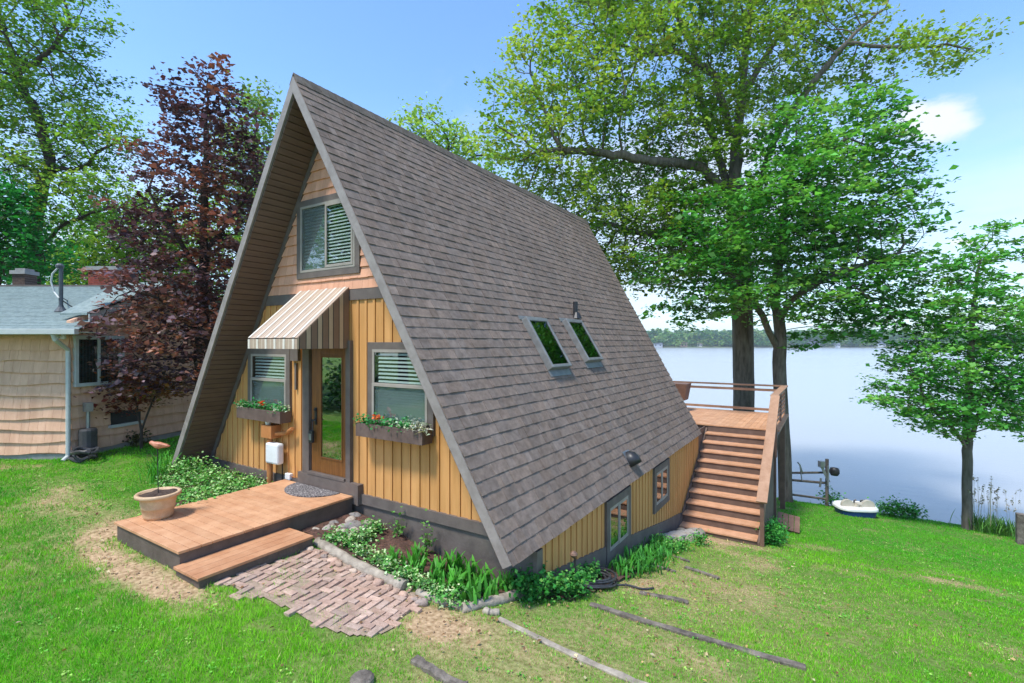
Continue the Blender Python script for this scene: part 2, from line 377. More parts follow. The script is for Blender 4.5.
# windows
def blinds(z0, z1, x0, x1, y, pitch, parent, face=(0, 1), h=.02):
    mb = MB(); z = z0+.01
    while z < z1-.01:
        mb.raw([(x0, y, z), (x1, y, z), (x1, y+.014, z+h), (x0, y+.014, z+h)], [(0, 1, 2, 3)]); z += pitch
    return mb.build('blinds', M['blind'], parent)
def trimring(mb, x0, x1, z0, z1, w, y0, y1, wb=None):
    wb = wb or w
    mb.box(x0, x1, y0, y1, z1-w, z1); mb.box(x0, x1, y0, y1, z0, z0+wb); mb.box(x0, x0+w, y0, y1, z0+wb, z1-w); mb.box(x1-w, x1, y0, y1, z0+wb, z1-w)
def window(x0, x1, z0, z1, kind, label, pitch=.05):
    mb = MB(); w = .12; trimring(mb, x0, x1, z0, z1, w, -.055, .012)
    o = mb.build('window', M['trim'], house, bevel=.004); o['label'] = label
    a, b, c, d = x0+w, x1-w, z0+w, z1-w
    mb = MB(); mb.box(a, b, .004, .010, c, d); mb.build('interior', M['dark'], o)
    if kind == 'hung':
        zm = (c+d)/2+.02
        for (p, q, y, nm) in ((zm-.02, d, -.044, 'upper_sash'), (c, zm+.02, -.052, 'lower_sash')):
            mb = MB(); trimring(mb, a-.004, b+.004, p, q, .05, y-.012, y+.01); mb.build(nm, M['frame'], o, bevel=.003)
            mb = MB(); mb.box(a+.05, b-.05, y-.002, y+.002, p+.05, q-.05); mb.build('pane', M['pane'], o)
        blinds(zm+.03, d-.05, a+.12, b-.05, -.03, pitch*1.3, o, h=.032)
        mb = MB(); mb.box(a+.05, b-.05, -.036, -.034, c+.05, zm-.03)
        mb.build('insect_screen', SCREEN, o)
        blinds(c+.05, zm-.03, a+.1, b-.05, -.028, pitch*.9, o, h=.04)
    else:
        xm = (a+b)/2
        mb = MB(); trimring(mb, a-.004, b+.004, c-.004, d+.004, .045, -.06, -.03); mb.build('sash_frame', M['frame'], o, bevel=.003)
        mb = MB(); trimring(mb, xm-.03, b-.04, c+.04, d-.04, .05, -.068, -.045); mb.build('sliding_sash', M['frame'], o, bevel=.003)
        mb = MB(); mb.box(a+.045, xm-.03, -.047, -.043, c+.045, d-.045); mb.box(xm+.02, b-.09, -.058, -.054, c+.09, d-.09); mb.build('pane', M['pane'], o)
        mb = MB(); mb.box(a+.045, xm-.035, -.036, -.034, c+.045, d-.045); mb.build('insect_screen', SCREEN, o)
        blinds(c+.05, d-.05, a+.08, b-.05, -.026, pitch, o, h=.03)
    return o
def screenmat():
    m, nt, N, K = nt_new('screen_mesh'); out = N.new('ShaderNodeOutputMaterial'); d = N.new('ShaderNodeBsdfDiffuse'); t = N.new('ShaderNodeBsdfTransparent'); mx = N.new('ShaderNodeMixShader')
    d.inputs[0].default_value = (.34, .39, .41, 1); mx.inputs[0].default_value = .42; K.new(t.outputs[0], mx.inputs[1]); K.new(d.outputs[0], mx.inputs[2]); K.new(mx.outputs[0], out.inputs[0]); return m
SCREEN = screenmat()
window(-.90, .885, 3.63, 5.12, 'slide', 'wide sliding window high in the gable with grey trim', .06)
window(-2.6, -1.13, .98, 2.30, 'hung', 'double hung window left of the door, over a flower box', .05)
window(1.09, 2.58, .95, 2.42, 'hung', 'double hung window right of the door, over a flower box', .05)
# door
mb = MB(); mb.box(-.70, -.50, -.075, .012, -.05, 2.45); mb.box(.545, .665, -.075, .012, -.05, 2.45); mb.box(-.50, .545, -.075, .012, 2.36, 2.45); mb.box(-.50, .545, -.11, .012, -.05, .0)
df = mb.build('door_frame', M['trim'], house, bevel=.004)
door = MB(); d0, d1 = -.46, .54
door.box(d0, -.20, -.035, .0, .0, 2.36); door.box(.43, d1, -.035, .0, .0, 2.36); door.box(-.20, .43, -.035, .0, .0, .27); door.box(-.20, .43, -.035, .0, 2.17, 2.36)
door = door.build('door', M['door'], house, bevel=.005)
mb = MB(); trimring(mb, -.20, .43, .27, 2.17, .03, -.047, -.03); mb.build('glass_bead', M['door'], door, bevel=.004)
mb = MB(); mb.box(-.17, .40, -.03, -.026, .30, 2.14); mb.build('pane', glassmat('door_glass', .55, (.3, .33, .3)), door)
mb = MB(); mb.box(-.36, -.30, -.05, -.035, .88, 1.2); mb.lathe([(.02, 0), (.033, .02), (.033, .04), (.015, .055)], (-.33, -.05, 1.13), 10); mb.tube([(-.33, -.05, .98), (-.33, -.10, .97), (-.24, -.105, .97)], .014, 6); mb.build('door_handle', M['black'], door)
# awning
mb = MB()
zt, zf, zv, yo, xa, xb = 3.40, 2.49, 2.31, -1.06, -.80, .60
cw, cb, ct, cd = L('#e9dfcf'), L('#bda48e'), L('#d2bfa8'), L('#6e5a4d')
seq = []
x = xa
pat = [('w', .055), ('b', .085), ('t', .03), ('b', .085)]
cmap = {'w': cw, 'b': cb, 't': ct}
i = 0
while x < xb-.001:
    kx, w = pat[i % 4]; x1 = min(x+w, xb); c = cmap[kx]; rz = .008 if kx == 'w' else 0
    mb.raw([(x, yo-rz, zf+rz), (x1, yo-rz, zf+rz), (x1, -.045-0, zt+rz), (x, -.045, zt+rz), (x, yo-rz, zf-.015), (x1, yo-rz, zf-.015), (x1, -.045, zt-.015), (x, -.045, zt-.015)], MB.HEX, c)
    mb.raw([(x, yo-rz, zv), (x1, yo-rz, zv), (x1, yo-rz, zf+rz), (x, yo-rz, zf+rz), (x, yo+.012, zv), (x1, yo+.012, zv), (x1, yo+.012, zf), (x, yo+.012, zf)], MB.HEX, c)
    x = x1; i += 1
aw = mb.build('awning', M['awn'], house)
sp = [(L('#8d7461'), .105), (L('#4b413c'), .018), (L('#c9b294'), .075), (L('#4b413c'), .018)]
for sx_ in (xa+.005, xb-.005):
    y = -.045; i = 0; mb = MB()
    while y > yo+.02:
        c, w = sp[i % 4]; y1 = max(y-w, yo+.013)
        za = zf+(zt-zf)*(y-yo)/(-.045-yo)-.017; zc = zf+(zt-zf)*(y1-yo)/(-.045-yo)-.017
        dx = .006 if i % 4 in (0, 2) else .0
        mb.hexa([(sx_-.006-dx, y1, zv), (sx_+.006+dx, y1, zv), (sx_+.006+dx, y, zv), (sx_-.006-dx, y, zv), (sx_-.006-dx, y1, zc), (sx_+.006+dx, y1, zc), (sx_+.006+dx, y, za), (sx_-.006-dx, y, za)], c)
        y = y1; i += 1
    mb.build('side_valance', M['awn'], aw)
# services on the front wall
mb = MB(); mb.box(-1.80, -1.45, -.24, -.022, .52, .78); mb.tube([(-1.48, -.13, .60), (-1.12, -.13, .66), (-.92, -.13, .76)], .042, 8); cb_ = mb.build('conduit_box', M['orange'], house, bevel=.008)
mb = MB(); mb.tube([(-1.62, -.16, .5), (-1.62, -.16, -.9)], .055, 10); mb.build('conduit', M['orange'], cb_, smooth=False)
mb = MB(); mb.box(-1.66, -1.24, -.24, -.09, .03, .44); o = mb.build('meter_box', M['white'], house, bevel=.04); o['label'] = 'white rounded plastic utility box'
mb = MB(); mb.tube([(-1.36, -.06, .05), (-1.36, -.06, -.30)], .012, 6); mb.build('cable', M['black'], o)
mb = MB(); mb.box(-1.22, -1.06, -.10, -.02, -.26, -.14); mb.build('outlet_cover', M['white'], house, bevel=.012)
mb = MB(); mb.tube([(-1.16, -.05, -.14), (-1.17, -.05, .1)], .008, 6); mb.tube([(-1.06, -.05, -.2), (-.95, -.05, -.2), (-.95, -.05, .02)], .01, 6); mb.build('wire', M['orange'], house)
mb = MB(); mb.lathe([(.03, .10), (.05, .06), (.06, .0), (.045, -.05), (.0, -.07)], (-1.66, -.17, .83), 14); mb.build('lamp_bulb', M['white'], house, smooth=True)
mb = MB(); mb.box(-.98, -.93, -.05, -.02, 1.50, 2.02); mb.build('thermometer', M['trim'], house)
# hanging brackets under the awning
mb = MB(); mb.box(-1.06, -.82, -.09, -.03, 2.06, 2.30); mb.build('porch_light', M['trim'], house)
# side wall
XW = 4.38
mb = MB()
ys = [0.02, 2.4, 3.75, 5.2, 6.6, 7.5, 9.9]
mb.prism([(XW, .02, -1.6), (XW, 9.9, -3.3), (XW, 9.9, -.42), (XW, .02, -.42)], (-.14, 0, 0)); mb.build('side_wall', M['gold'], house)
def zbase(y): return np.interp(y, [0, 2.27, 4.46, 6.36, 7.5, 9.9], [-.80, -1.19, -1.57, -1.92, -2.1, -2.5])
mb = MB(); y = .1; second = False
while y < 9.85:
    if y > 3.0 and not second: mb.build('side_siding', M['gold'], house); mb = MB(); second = True
    y1 = min(y+.205, 9.88)
    for (A_, B_, t) in ((y+.006, y1-.056, .012), (y1-.05, y1, .03)):
      for a, b, l, h in spans(A_, B_, -9, -.42, [(2.5, 3.67, -4, -.3), (5.35, 6.5, -1.42, -.3)]):
        l0, l1 = max(l, zbase(a)-.05), max(l, zbase(b)-.05)
        if h < l0+.02: continue
        P = [(XW, a, l0), (XW, b, l1), (XW, b, h), (XW, a, h)]
        Q = [(p[0]+t, p[1], p[2]) for p in P]
        mb.raw(P+Q, [(4, 5, 6, 7), (0, 4, 7, 3), (5, 1, 2, 6)])
    y = y1
mb.build('side_siding', M['gold'], house)
for a, b in ((0.13, 2.44), (3.73, 9.9)):
    mb = MB(); n = 12
    for k in range(n):
        p, q = a+(b-a)*k/n, a+(b-a)*(k+1)/n
        mb.raw([(XW+.05, p, zbase(p)-.9), (XW+.05, q, zbase(q)-.9), (XW+.05, q, zbase(q)), (XW+.05, p, zbase(p)), (XW+.002, p, zbase(p)), (XW+.002, q, zbase(q))], [(0, 1, 2, 3), (3, 2, 5, 4)])
    mb.build('side_skirt', M['plinth'], house)
mb = MB(); mb.box(XW-.02, XW+.045, -.03, .13, -1.6, -.44); mb.build('corner_board', M['trim'], house)
def sidewin(y0, y1, z0, z1, full, label):
    mb = MB(); w = .15; X0, X1 = XW+.003, XW+.065
    for (a, b, c, d) in ((y0, y1, z1-w, z1), (y0, y1, z0, z0+w), (y0, y0+w, z0+w, z1-w), (y1-w, y1, z0+w, z1-w)): mb.box(X0, X1, a, b, c, d)
    if full: mb.hexa([(X0, y0, z0-1.2), (X1-.008, y0, z0-1.2), (X1-.008, y1, z0-1.2), (X0, y1, z0-1.2), (X0, y0, z0-.002), (X1-.008, y0, z0-.002), (X1-.008, y1, z0-.002), (X0, y1, z0-.002)])
    o = mb.build('side_window', M['plinth'], house, bevel=.004); o['label'] = label
    mb = MB(); mb.box(XW+.03, XW+.036, y0+w, y1-w, z0+w, z1-w); mb.build('interior', M['dark'], o)
    ym = (y0+y1)/2
    for (a, b, xx) in ((y0+w-.003, ym+.02, .052), (ym-.02, y1-w+.003, .06)):
        mb = MB(); q = .065
        for (e, f, c, d) in ((a, b, z1-w-q, z1-w), (a, b, z0+w, z0+w+q), (a, a+q, z0+w+q, z1-w-q), (b-q, b, z0+w+q, z1-w-q)): mb.box(XW+xx-.012, XW+xx, e, f, c, d)
        mb.build('sash', M['frame'], o)
        mb = MB(); mb.box(XW+xx-.009, XW+xx-.006, a+q, b-q, z0+w+q, z1-w-q); mb.build('pane', glassmat('side_glass', .22, (.3, .33, .3)), o)
sidewin(2.45, 3.72, -1.52, -.43, True, 'lower sliding window near the hose, grey panel beneath')
sidewin(5.3, 6.55, -1.47, -.43, False, 'sliding window beside the staircase')
# skylights on the roof
def skylight(t0, t1, y0, y1, label):
    h = .15; mb = MB(); w = .07
    def pris(ta, tb, ya, yb, hh0, hh1):
        mb.hexa([RP(ta, ya, hh0), RP(tb, ya, hh0), RP(tb, yb, hh0), RP(ta, yb, hh0), RP(ta, ya, hh1), RP(tb, ya, hh1), RP(tb, yb, hh1), RP(ta, yb, hh1)])
    pris(t0, t1, y0, y0+w, .0, h); pris(t0, t1, y1-w, y1, .0, h); pris(t0, t0+w+.02, y0+w, y1-w, 0, h); pris(t1-w, t1, y0+w, y1-w, 0, h)
    o = mb.build('skylight', M['skyframe'], house, bevel=.012); o['label'] = label
    mb = MB(); pris(t0+w+.02, t1-w, y0+w, y1-w, h-.03, h-.022); mb.build('pane', M['skyglass'], o)
    mb = MB(); pris(t0+w+.02, t1-w, y0+w, y1-w, .024, .03); mb.build('shaft', M['dark'], o)
    mb = MB(); pris(t1+.002, t1+.14, y0-.03, y1+.03, .022, .027); mb.build('flashing', M['skyframe'], o); mb = MB(); pris(t0-.1, t0-.002, y0-.06, y1+.06, .012, .024); mb.build('flashing', M['skyframe'], o)
skylight(4.84, 6.02, 2.66, 3.52, 'skylight nearer the front gable')
skylight(4.80, 5.92, 4.50, 5.36, 'skylight nearer the lake, beside the vent pipe')
mb = MB(); p = RP(4.66, 5.42, 0); mb.tube([p, p+[0, 0, .42]], .06, 12); mb.lathe([(.14, -.03), (.1, .05), (.065, .12)], p+np.array([.03, 0, .03]), 12); mb.build('vent_pipe', M['black'], house)
mb = MB(); p = RP(8.22, 4.1, .02)   # dryer hood, a domed cowl low on the roof
V = []
for i in range(9):
    a = math.pi*i/8
    for (t_, k_) in ((-.17, .25), (-.10, .8), (.0, 1.0), (.14, 1.0), (.13, .88)):
        V.append(p+np.array([0, 1, 0])*(-.17*k_*math.cos(a))+NN*(.20*k_*math.sin(a)**.8+.005)+EN*t_)
mb.raw(V, [(i*5+j, i*5+j+1, (i+1)*5+j+1, (i+1)*5+j) for i in range(8) for j in range(4)]); hd = mb.build('vent_hood', M['black'], house, smooth=True)
mb = MB(); mb.hexa([RP(8.02, 3.93, .02), RP(8.30, 3.93, .02), RP(8.30, 4.27, .02), RP(8.02, 4.27, .02), RP(8.02, 3.93, .03), RP(8.30, 3.93, .03), RP(8.30, 4.27, .03), RP(8.02, 4.27, .03)]); mb.build('hood_flange', M['metal'], hd)
# rear wall so the house is closed
mb = MB(); mb.prism([(-4.3, 9.6, -3.2), (4.3, 9.6, -3.2), (4.3, 9.6, zin(4.3)), (0, 9.6, H_-TV), (-4.3, 9.6, zin(4.3))], (0, .14, 0)); mb.build('rear_wall', M['gold'], house)
mb = MB(); mb.box(-4.3, -4.16, .16, 9.6, -1.3, -.4); mb.build('left_wall', M['gold'], house)

# ================================================================== ENTRY DECK, STEP, MAT
DZ = -.25
deck = empty('entry_deck', (-.19, -1.4, -.6), 'low orange brown wooden entry deck in front of the glass door', 'deck')
mb = MB(); y = -2.87
while y < -.125:
    y1 = min(y+.142, -.112); g = jit((1, 1, 1), .07); mb.box(-1.18, .80, y, y1-.008, DZ-.035, DZ, g); y = y1
mb.build('deck_boards', M['deck'], deck, bevel=.003)
mb = MB(); mb.box(-1.15, .77, -2.84, -2.80, -.75, DZ-.037); mb.box(.73, .77, -2.80, -.11, -1.0, DZ-.037); mb.box(-1.15, -1.11, -2.80, -.11, -.75, DZ-.037)
mb.build('skirt_board', M['skirt'], deck)
step = empty('deck_step', (1.1, -2.1, -.6), 'single wide wooden step against the right side of the entry deck', 'step')
mb = MB()
for i in range(4):
    x0 = .785+i*.155; mb.box(x0, x0+.149, -2.92, -1.33, -.455, -.42, jit((.9, .86, .84), .06))
mb.build('tread_boards', M['deck'], step, bevel=.003)
mb = MB(); mb.box(.79, 1.37, -2.89, -2.855, -.8, -.457); mb.box(1.335, 1.37, -2.855, -1.36, -.85, -.457); mb.box(.79, 1.37, -1.36, -1.33+.005, -.85, -.457); mb.build('riser_board', M['skirt'], step)
def matmat():
    m, nt, N, K = nt_new('doormat_pattern'); out = N.new('ShaderNodeOutputMaterial'); p = N.new('ShaderNodeBsdfPrincipled'); K.new(p.outputs[0], out.inputs[0]); p.inputs['Roughness'].default_value = .9
    tc = N.new('ShaderNodeTexCoord'); v = N.new('ShaderNodeTexVoronoi'); v.feature = 'DISTANCE_TO_EDGE'; v.inputs['Scale'].default_value = 22; K.new(tc.outputs['Object'], v.inputs['Vector'])
    rp = N.new('ShaderNodeValToRGB'); e = rp.color_ramp.elements; e[0].position = .05; e[0].color = (.34, .31, .3, 1); e[1].position = .12; e[1].color = (.045, .04, .04, 1); K.new(v.outputs[0], rp.inputs[0]); K.new(rp.outputs[0], p.inputs['Base Color'])
    return m
mb = MB(); pts = [(-.62, -.16)]+[(-.05+.66*math.cos(a)-.0, -.16+.50*math.sin(a)) for a in np.linspace(math.pi, 2*math.pi, 25)]
pts = [(-.12+.62*math.cos(a), -.16+.52*math.sin(a)) for a in np.linspace(math.pi, 2*math.pi, 28)]
mb.prism([(x, y, DZ+.003) for x, y in pts][::-1], (0, 0, .014)); o = mb.build('doormat', matmat(), loc=(-.12, -.4, DZ)); tag(o, 'dark half round patterned doormat on the deck by the door', 'doormat')
# key lockbox on the door handle
kb = empty('key_lockbox', (-.36, -.12, .75), 'small black and silver key lockbox hanging on the door handle', 'lockbox')
mb = MB(); mb.box(-.43, -.31, -.135, -.085, .55, .78); mb.build('case', M['black'], kb, bevel=.012)
mb = MB(); mb.box(-.405, -.335, -.142, -.136, .60, .72); mb.build('face_plate', M['metal'], kb)
mb = MB(); mb.tube([(-.41, -.11, .77), (-.40, -.11, .93), (-.37, -.10, .98), (-.335, -.10, .93), (-.33, -.11, .77)], .012, 6); mb.build('shackle', M['black'], kb)

# ================================================================== POT + BIRD STAKE
pc = np.array([-.86, -2.42]); pot = empty('flower_pot', (pc[0], pc[1], DZ), 'wide cream clay pot with bare soil on the deck corner', 'pot')
mb = MB(); mb.lathe([(r_*.87, z_*.92) for r_, z_ in [(.0, .0), (.21, .0), (.22, .03), (.225, .035), (.225, .05), (.245, .17), (.252, .175), (.252, .19), (.27, .30), (.28, .345), (.335, .355), (.345, .375), (.345, .40), (.33, .415), (.29, .41), (.28, .36), (0, .34)]], (pc[0], pc[1], DZ+.002), 36); mb.build('pot_body', M['terra'], pot, smooth=True)
mb = MB(); V = []; n = 20
for r in (.252, .17, .09):
    for j in range(n): a = 2*math.pi*j/n; V.append((pc[0]+r*math.cos(a), pc[1]+r*math.sin(a), DZ+.353+random.uniform(-.008, .02)))
V.append((pc[0], pc[1], DZ+.37))
mb.raw(V, [(i*n+j, i*n+(j+1) % n, (i+1)*n+(j+1) % n, (i+1)*n+j) for i in range(2) for j in range(n)]+[(2*n+j, 2*n+(j+1) % n, 3*n) for j in range(n)]); mb.build('soil', M['soil'], pot)
bs = empty('bird_stake', (pc[0], pc[1]-.02, DZ+.4), 'terracotta bird ornament on a thin rod stuck in the clay pot', 'ornament')
mb = MB(); mb.tube([(pc[0], pc[1], DZ+.33), (pc[0]-.03, pc[1], DZ+1.07)], .007, 6); mb.build('rod', M['black'], bs)
bx, by, bz = pc[0]-.03, pc[1], DZ+1.10
mb = MB(); rt = np.array([CY_, SY_, 0])
pts = [np.array([bx, by, bz])+rt*a+np.array([0, 0, b]) for a, b in ((-.125, .035), (-.10, .035), (-.07, .02), (-.02, .0), (.04, -.01), (.09, -.012), (.15, -.02), (.19, -.018))]
mb.tube(pts, [.006, .03, .032, .05, .052, .035, .02, .012], 10); o = mb.build('bird_body', M['bird'], bs, smooth=True)
mb = MB(); c = np.array([bx, by, bz]); 
for s_ in (-1, 1):
    fw_ = np.array([-SY_, CY_, 0])*s_*.048
    mb.raw([c+fw_*.8+rt*-.03+[0, 0, .03], c+fw_*1.15+rt*.05+[0, 0, .02], c+fw_*.7+rt*.15+[0, 0, .0], c+fw_*1.1+rt*.03+[0, 0, -.02]], [(0, 1, 2, 3)])
mb.build('wing', M['bird'], o)

# ================================================================== FLOWER BOXES
def rnd_leafset(n, c, rad, up, size, colr, seed, asp=.45, flat=.6):
    r = np.random.RandomState(seed)
    p = r.normal(0, 1, (n, 3))*np.array(rad)/1.7+np.array(c); p[:, 2] = np.maximum(p[:, 2], c[2]-rad[2]*.9)
    return quads(p, size*r.uniform(.6, 1.3, n), colr, r, asp, flat, up)
def quads(p, size, colr, r, asp=.45, flat=.6, up=0, cjit=.22):
    n = len(p); a = r.normal(0, 1, (n, 3)); a[:, 2] = a[:, 2]*(1-flat)+up; a /= np.linalg.norm(a, axis=1)[:, None]
    t = r.normal(0, .45, (n, 3)); t[:, 2] += 1; b = np.cross(a, t); b /= np.linalg.norm(b, axis=1)[:, None]+1e-9
    nrm = np.cross(b, a); s = size[:, None]
    V = np.stack([p-a*s*.5, p+b*s*asp-a*s*.05+nrm*s*.10, p+a*s*.5-nrm*s*.06, p-b*s*asp-a*s*.05+nrm*s*.10], 1).reshape(-1, 3)
    Fc = np.arange(4*n).reshape(n, 4)
    cc = np.asarray(colr, float); cc = np.broadcast_to(cc, (n, 3)).copy() if cc.ndim == 1 else cc
    cc = cc*np.clip(r.normal(1, cjit, (n, 1)), .35, 1.8)*(1+r.normal(0, .06, (n, 3)))
    return V, Fc, np.repeat(np.clip(cc, .003, 1), 4, axis=0)
def cat(sets):
    V = []; Fc = []; C = []; b = 0
    for v, f, c in sets: V.append(v); Fc.append(f+b); C.append(c); b += len(v)
    return np.concatenate(V), np.concatenate(Fc), np.concatenate(C)
def fbox(x0, x1, z0, z1, label, seed, side_):
    y0, y1 = -.29, -.058
    o = empty('flower_box', ((x0+x1)/2, y1, z0), label, 'planter', 'window flower boxes'); mb = MB()
    mb.box(x0, x1, y0, y0+.02, z0, z1); mb.box(x0, x1, y1-.02, y1, z0, z1); mb.box(x0, x0+.02, y0+.02, y1-.02, z0, z1); mb.box(x1-.02, x1, y0+.02, y1-.02, z0, z1); mb.box(x0+.02, x1-.02, y0+.02, y1-.02, z0, z0+.02)
    mb.build('box', M['box'], o, bevel=.003)
    mb = MB(); mb.box(x0+.02, x1-.02, y0+.02, y1-.02, z0+.12, z1-.03); mb.build('soil', M['soil'], o)
    r = random.Random(seed); n = 5
    kinds = ['green', 'orange', 'green', 'pale', 'grey'] if side_ == 'right' else ['pale', 'green', 'orange', 'green', 'pale']
    for i, kd in enumerate(kinds):
        px = x0+.12+(x1-x0-.26)*i/(n-1); c = (px, (y0+y1)/2-.02, z1+.03)
        sets = [rnd_leafset(110, c, (.15, .10, .085), .25, .055, L('#3f8f4a') if kd != 'grey' else L('#7f8c78'), seed+i*7, .45, .4)]
        if kd == 'pale': sets.append(rnd_leafset(90, c, (.17, .11, .08), .2, .05, L('#cfe0c0'), seed+i+90, .3, .4))
        if kd == 'grey': sets.append(rnd_leafset(60, (c[0], c[1]-.06, c[2]-.02), (.18, .1, .07), -.1, .08, L('#d8dccb'), seed+i+70, .15, .3))
        if kd == 'orange': sets.append(rnd_leafset(46, (c[0], c[1], c[2]+.075), (.09, .07, .04), .1, .045, L('#e8682a'), seed+i+50, .5, .5))
        v, f, cl = cat(sets); ob = npmesh('potted_plant', v, f, cl, M['plant'], loc=(px, c[1], z1-.03))
        nm = {'green': 'bushy green plant', 'orange': 'green plant with orange flowers', 'pale': 'pale variegated trailing plant', 'grey': 'silver grey trailing plant'}[kd]
        same = [j for j, k in enumerate(kinds) if k == kd]
        extra = '' if len(same) == 1 else (', left one of its pair' if same[0] == i else ', right one of its pair')
        tag(ob, f'{nm} in the {side_} window flower box{extra}', 'plant', 'plants in the flower boxes')
fbox(-2.60, -1.07, .86, 1.09, 'dark brown flower box under the window left of the door', 31, 'left')
fbox(1.07, 2.57, .85, 1.07, 'dark brown flower box under the window right of the door', 57, 'right')
#PART2
# ================================================================== STAIRCASE + REAR DECK
SX0, SX1 = 4.47, 6.30
NT, Y0, RUN, Z0, RISE = 10, 7.40, .35, -2.35, .215
stair = empty('wooden_staircase', (5.4, 7.4, -2.7), 'wide ten step wooden staircase climbing beside the house to the lake deck', 'staircase')
for i in range(NT):
    y = Y0+i*RUN; z = Z0+i*RISE
    mb = MB(); g = jit((1, 1, 1), .06)
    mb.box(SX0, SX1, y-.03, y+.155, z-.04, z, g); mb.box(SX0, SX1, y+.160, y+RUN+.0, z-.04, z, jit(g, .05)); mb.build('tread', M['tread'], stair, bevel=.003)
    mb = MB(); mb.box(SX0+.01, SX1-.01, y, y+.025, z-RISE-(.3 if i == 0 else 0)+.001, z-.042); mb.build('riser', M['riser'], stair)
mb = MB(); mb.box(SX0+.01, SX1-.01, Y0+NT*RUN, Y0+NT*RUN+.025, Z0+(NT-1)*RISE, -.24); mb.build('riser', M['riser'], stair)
yT = Y0+NT*RUN
for xx in (SX0-.055, SX1+.002):
    mb = MB(); mb.prism([(xx, Y0-.02, -3.0), (xx, yT, -3.7), (xx, yT, -.3), (xx, Y0+.1, Z0-.02), (xx, Y0-.02, Z0-.06)], (.05, 0, 0)); mb.build('stringer', M['riser'], stair)
mb = MB(); mb.box(4.385, 4.412, 9.905, yT+.3, -3.6, -.25); mb.build('side_panel', M['riser'], stair)
RX = SX1+.06; YD, ZD, ZR = 14.95, -.20, .85
mb = MB(); mb.box(RX-.0, RX+.09, Y0-.02, Y0+.09, -2.95, -1.42); mb.build('newel_post', M['raildark'], stair)
mb = MB(); mb.box(RX-.0, RX+.09, yT-.12, yT-.03, -1.0, ZR-.03); mb.build('newel_post', M['raildark'], stair)
mb = MB(); pz0 = -1.37; p0 = np.array([RX+.045, Y0-.10, pz0-.03]); p1 = np.array([RX+.045, yT-.08, ZR-.02]); mb.bar(p0, p1, .24, .045); mb.build('handrail_cap', M['railwood'], stair, bevel=.006)
mb = MB()
for k in range(1, 6):
    off = -.15*k; mb.bar(p0+[0, .1, off], p1+[0, 0, off], .03, .045)
mb.build('side_rails', M['railwood'], stair)
rd = empty('lake_deck', (4, 14, -4), 'raised wooden lake deck with open rails behind the house', 'deck')
mb = MB(); x = -2.0
while x < RX+.06:
    mb.box(x, x+.137, yT-.02, YD, ZD-.035, ZD, jit((1, 1, 1), .08)); x += .142
mb.build('deck_boards', M['deck'], rd)
mb = MB(); mb.box(-2, RX+.06, YD-.05, YD-.01, ZD-.28, ZD-.037); mb.box(RX+.02, RX+.06, yT, YD-.05, ZD-.28, ZD-.037); mb.box(-2, RX+.0, yT+.03, yT+.07, ZD-.28, ZD-.037); mb.build('fascia', M['riser'], rd)
for (px, py) in ((RX-.04, YD-.2), (RX-.04, yT+.3), (3.0, YD-.2), (-.5, YD-.2)):
    mb = MB(); mb.box(px-.08, px+.08, py-.08, py+.08, gz(px, py)-.3, ZD-.04); mb.build('support_post', M['raildark'], rd)
for px in (-1.2, .3, 2.1, 2.35, RX-.02):
    mb = MB(); mb.box(px-.05, px+.05, YD-.11, YD-.01, ZD, ZR-.06); mb.build('railing_post', M['railwood'], rd)
for py in (13.0,):
    mb = MB(); mb.box(RX-.03, RX+.05, py-.04, py+.04, ZD, ZR-.045); mb.build('railing_post', M['raildark'], rd)
mb = MB(); mb.box(-1.6, RX+.12, YD-.13, YD+.03, ZR-.058, ZR); mb.build('top_rail', M['railwood'], rd, bevel=.004)
mb = MB(); mb.box(RX-.09, RX+.13, yT-.06, YD-.131, ZR-.043, ZR); mb.build('top_rail', M['railwood'], rd, bevel=.004)
mb = MB()
for z in (ZR-.20, ZD+.12): mb.box(-1.6, RX, YD-.08, YD-.03, z-.045, z+.045)
mb.build('lower_rails', M['railwood'], rd)
mb = MB()
for k in range(6): mb.box(RX-.005, RX+.03, yT, YD-.1, ZR-.20-.14*k-.02, ZR-.20-.14*k+.02)
mb.build('side_rails', M['railwood'], rd)
pb = empty('deck_planter', (1.2, 14.1, ZD), 'brown tapered wooden planter standing on the lake deck by the roof edge', 'planter')
mb = MB(); cx_, cy__ = cam2w((679-512)/F*19.3, 19.3)
V = [(cx_-.28, cy__-.28, ZD+.42), (cx_+.28, cy__-.28, ZD+.42), (cx_+.28, cy__+.28, ZD+.42), (cx_-.28, cy__+.28, ZD+.42), (cx_-.38, cy__-.38, ZR), (cx_+.38, cy__-.38, ZR), (cx_+.38, cy__+.38, ZR), (cx_-.38, cy__+.38, ZR)]
mb.hexa(V); mb.build('planter_box', M['raildark'], pb)
mb = MB(); mb.box(cx_-.05, cx_+.05, cy__-.05, cy__+.05, ZD, ZD+.42); mb.box(cx_-.25, cx_+.25, cy__-.25, cy__+.25, ZD, ZD+.05); mb.build('stand', M['raildark'], pb)
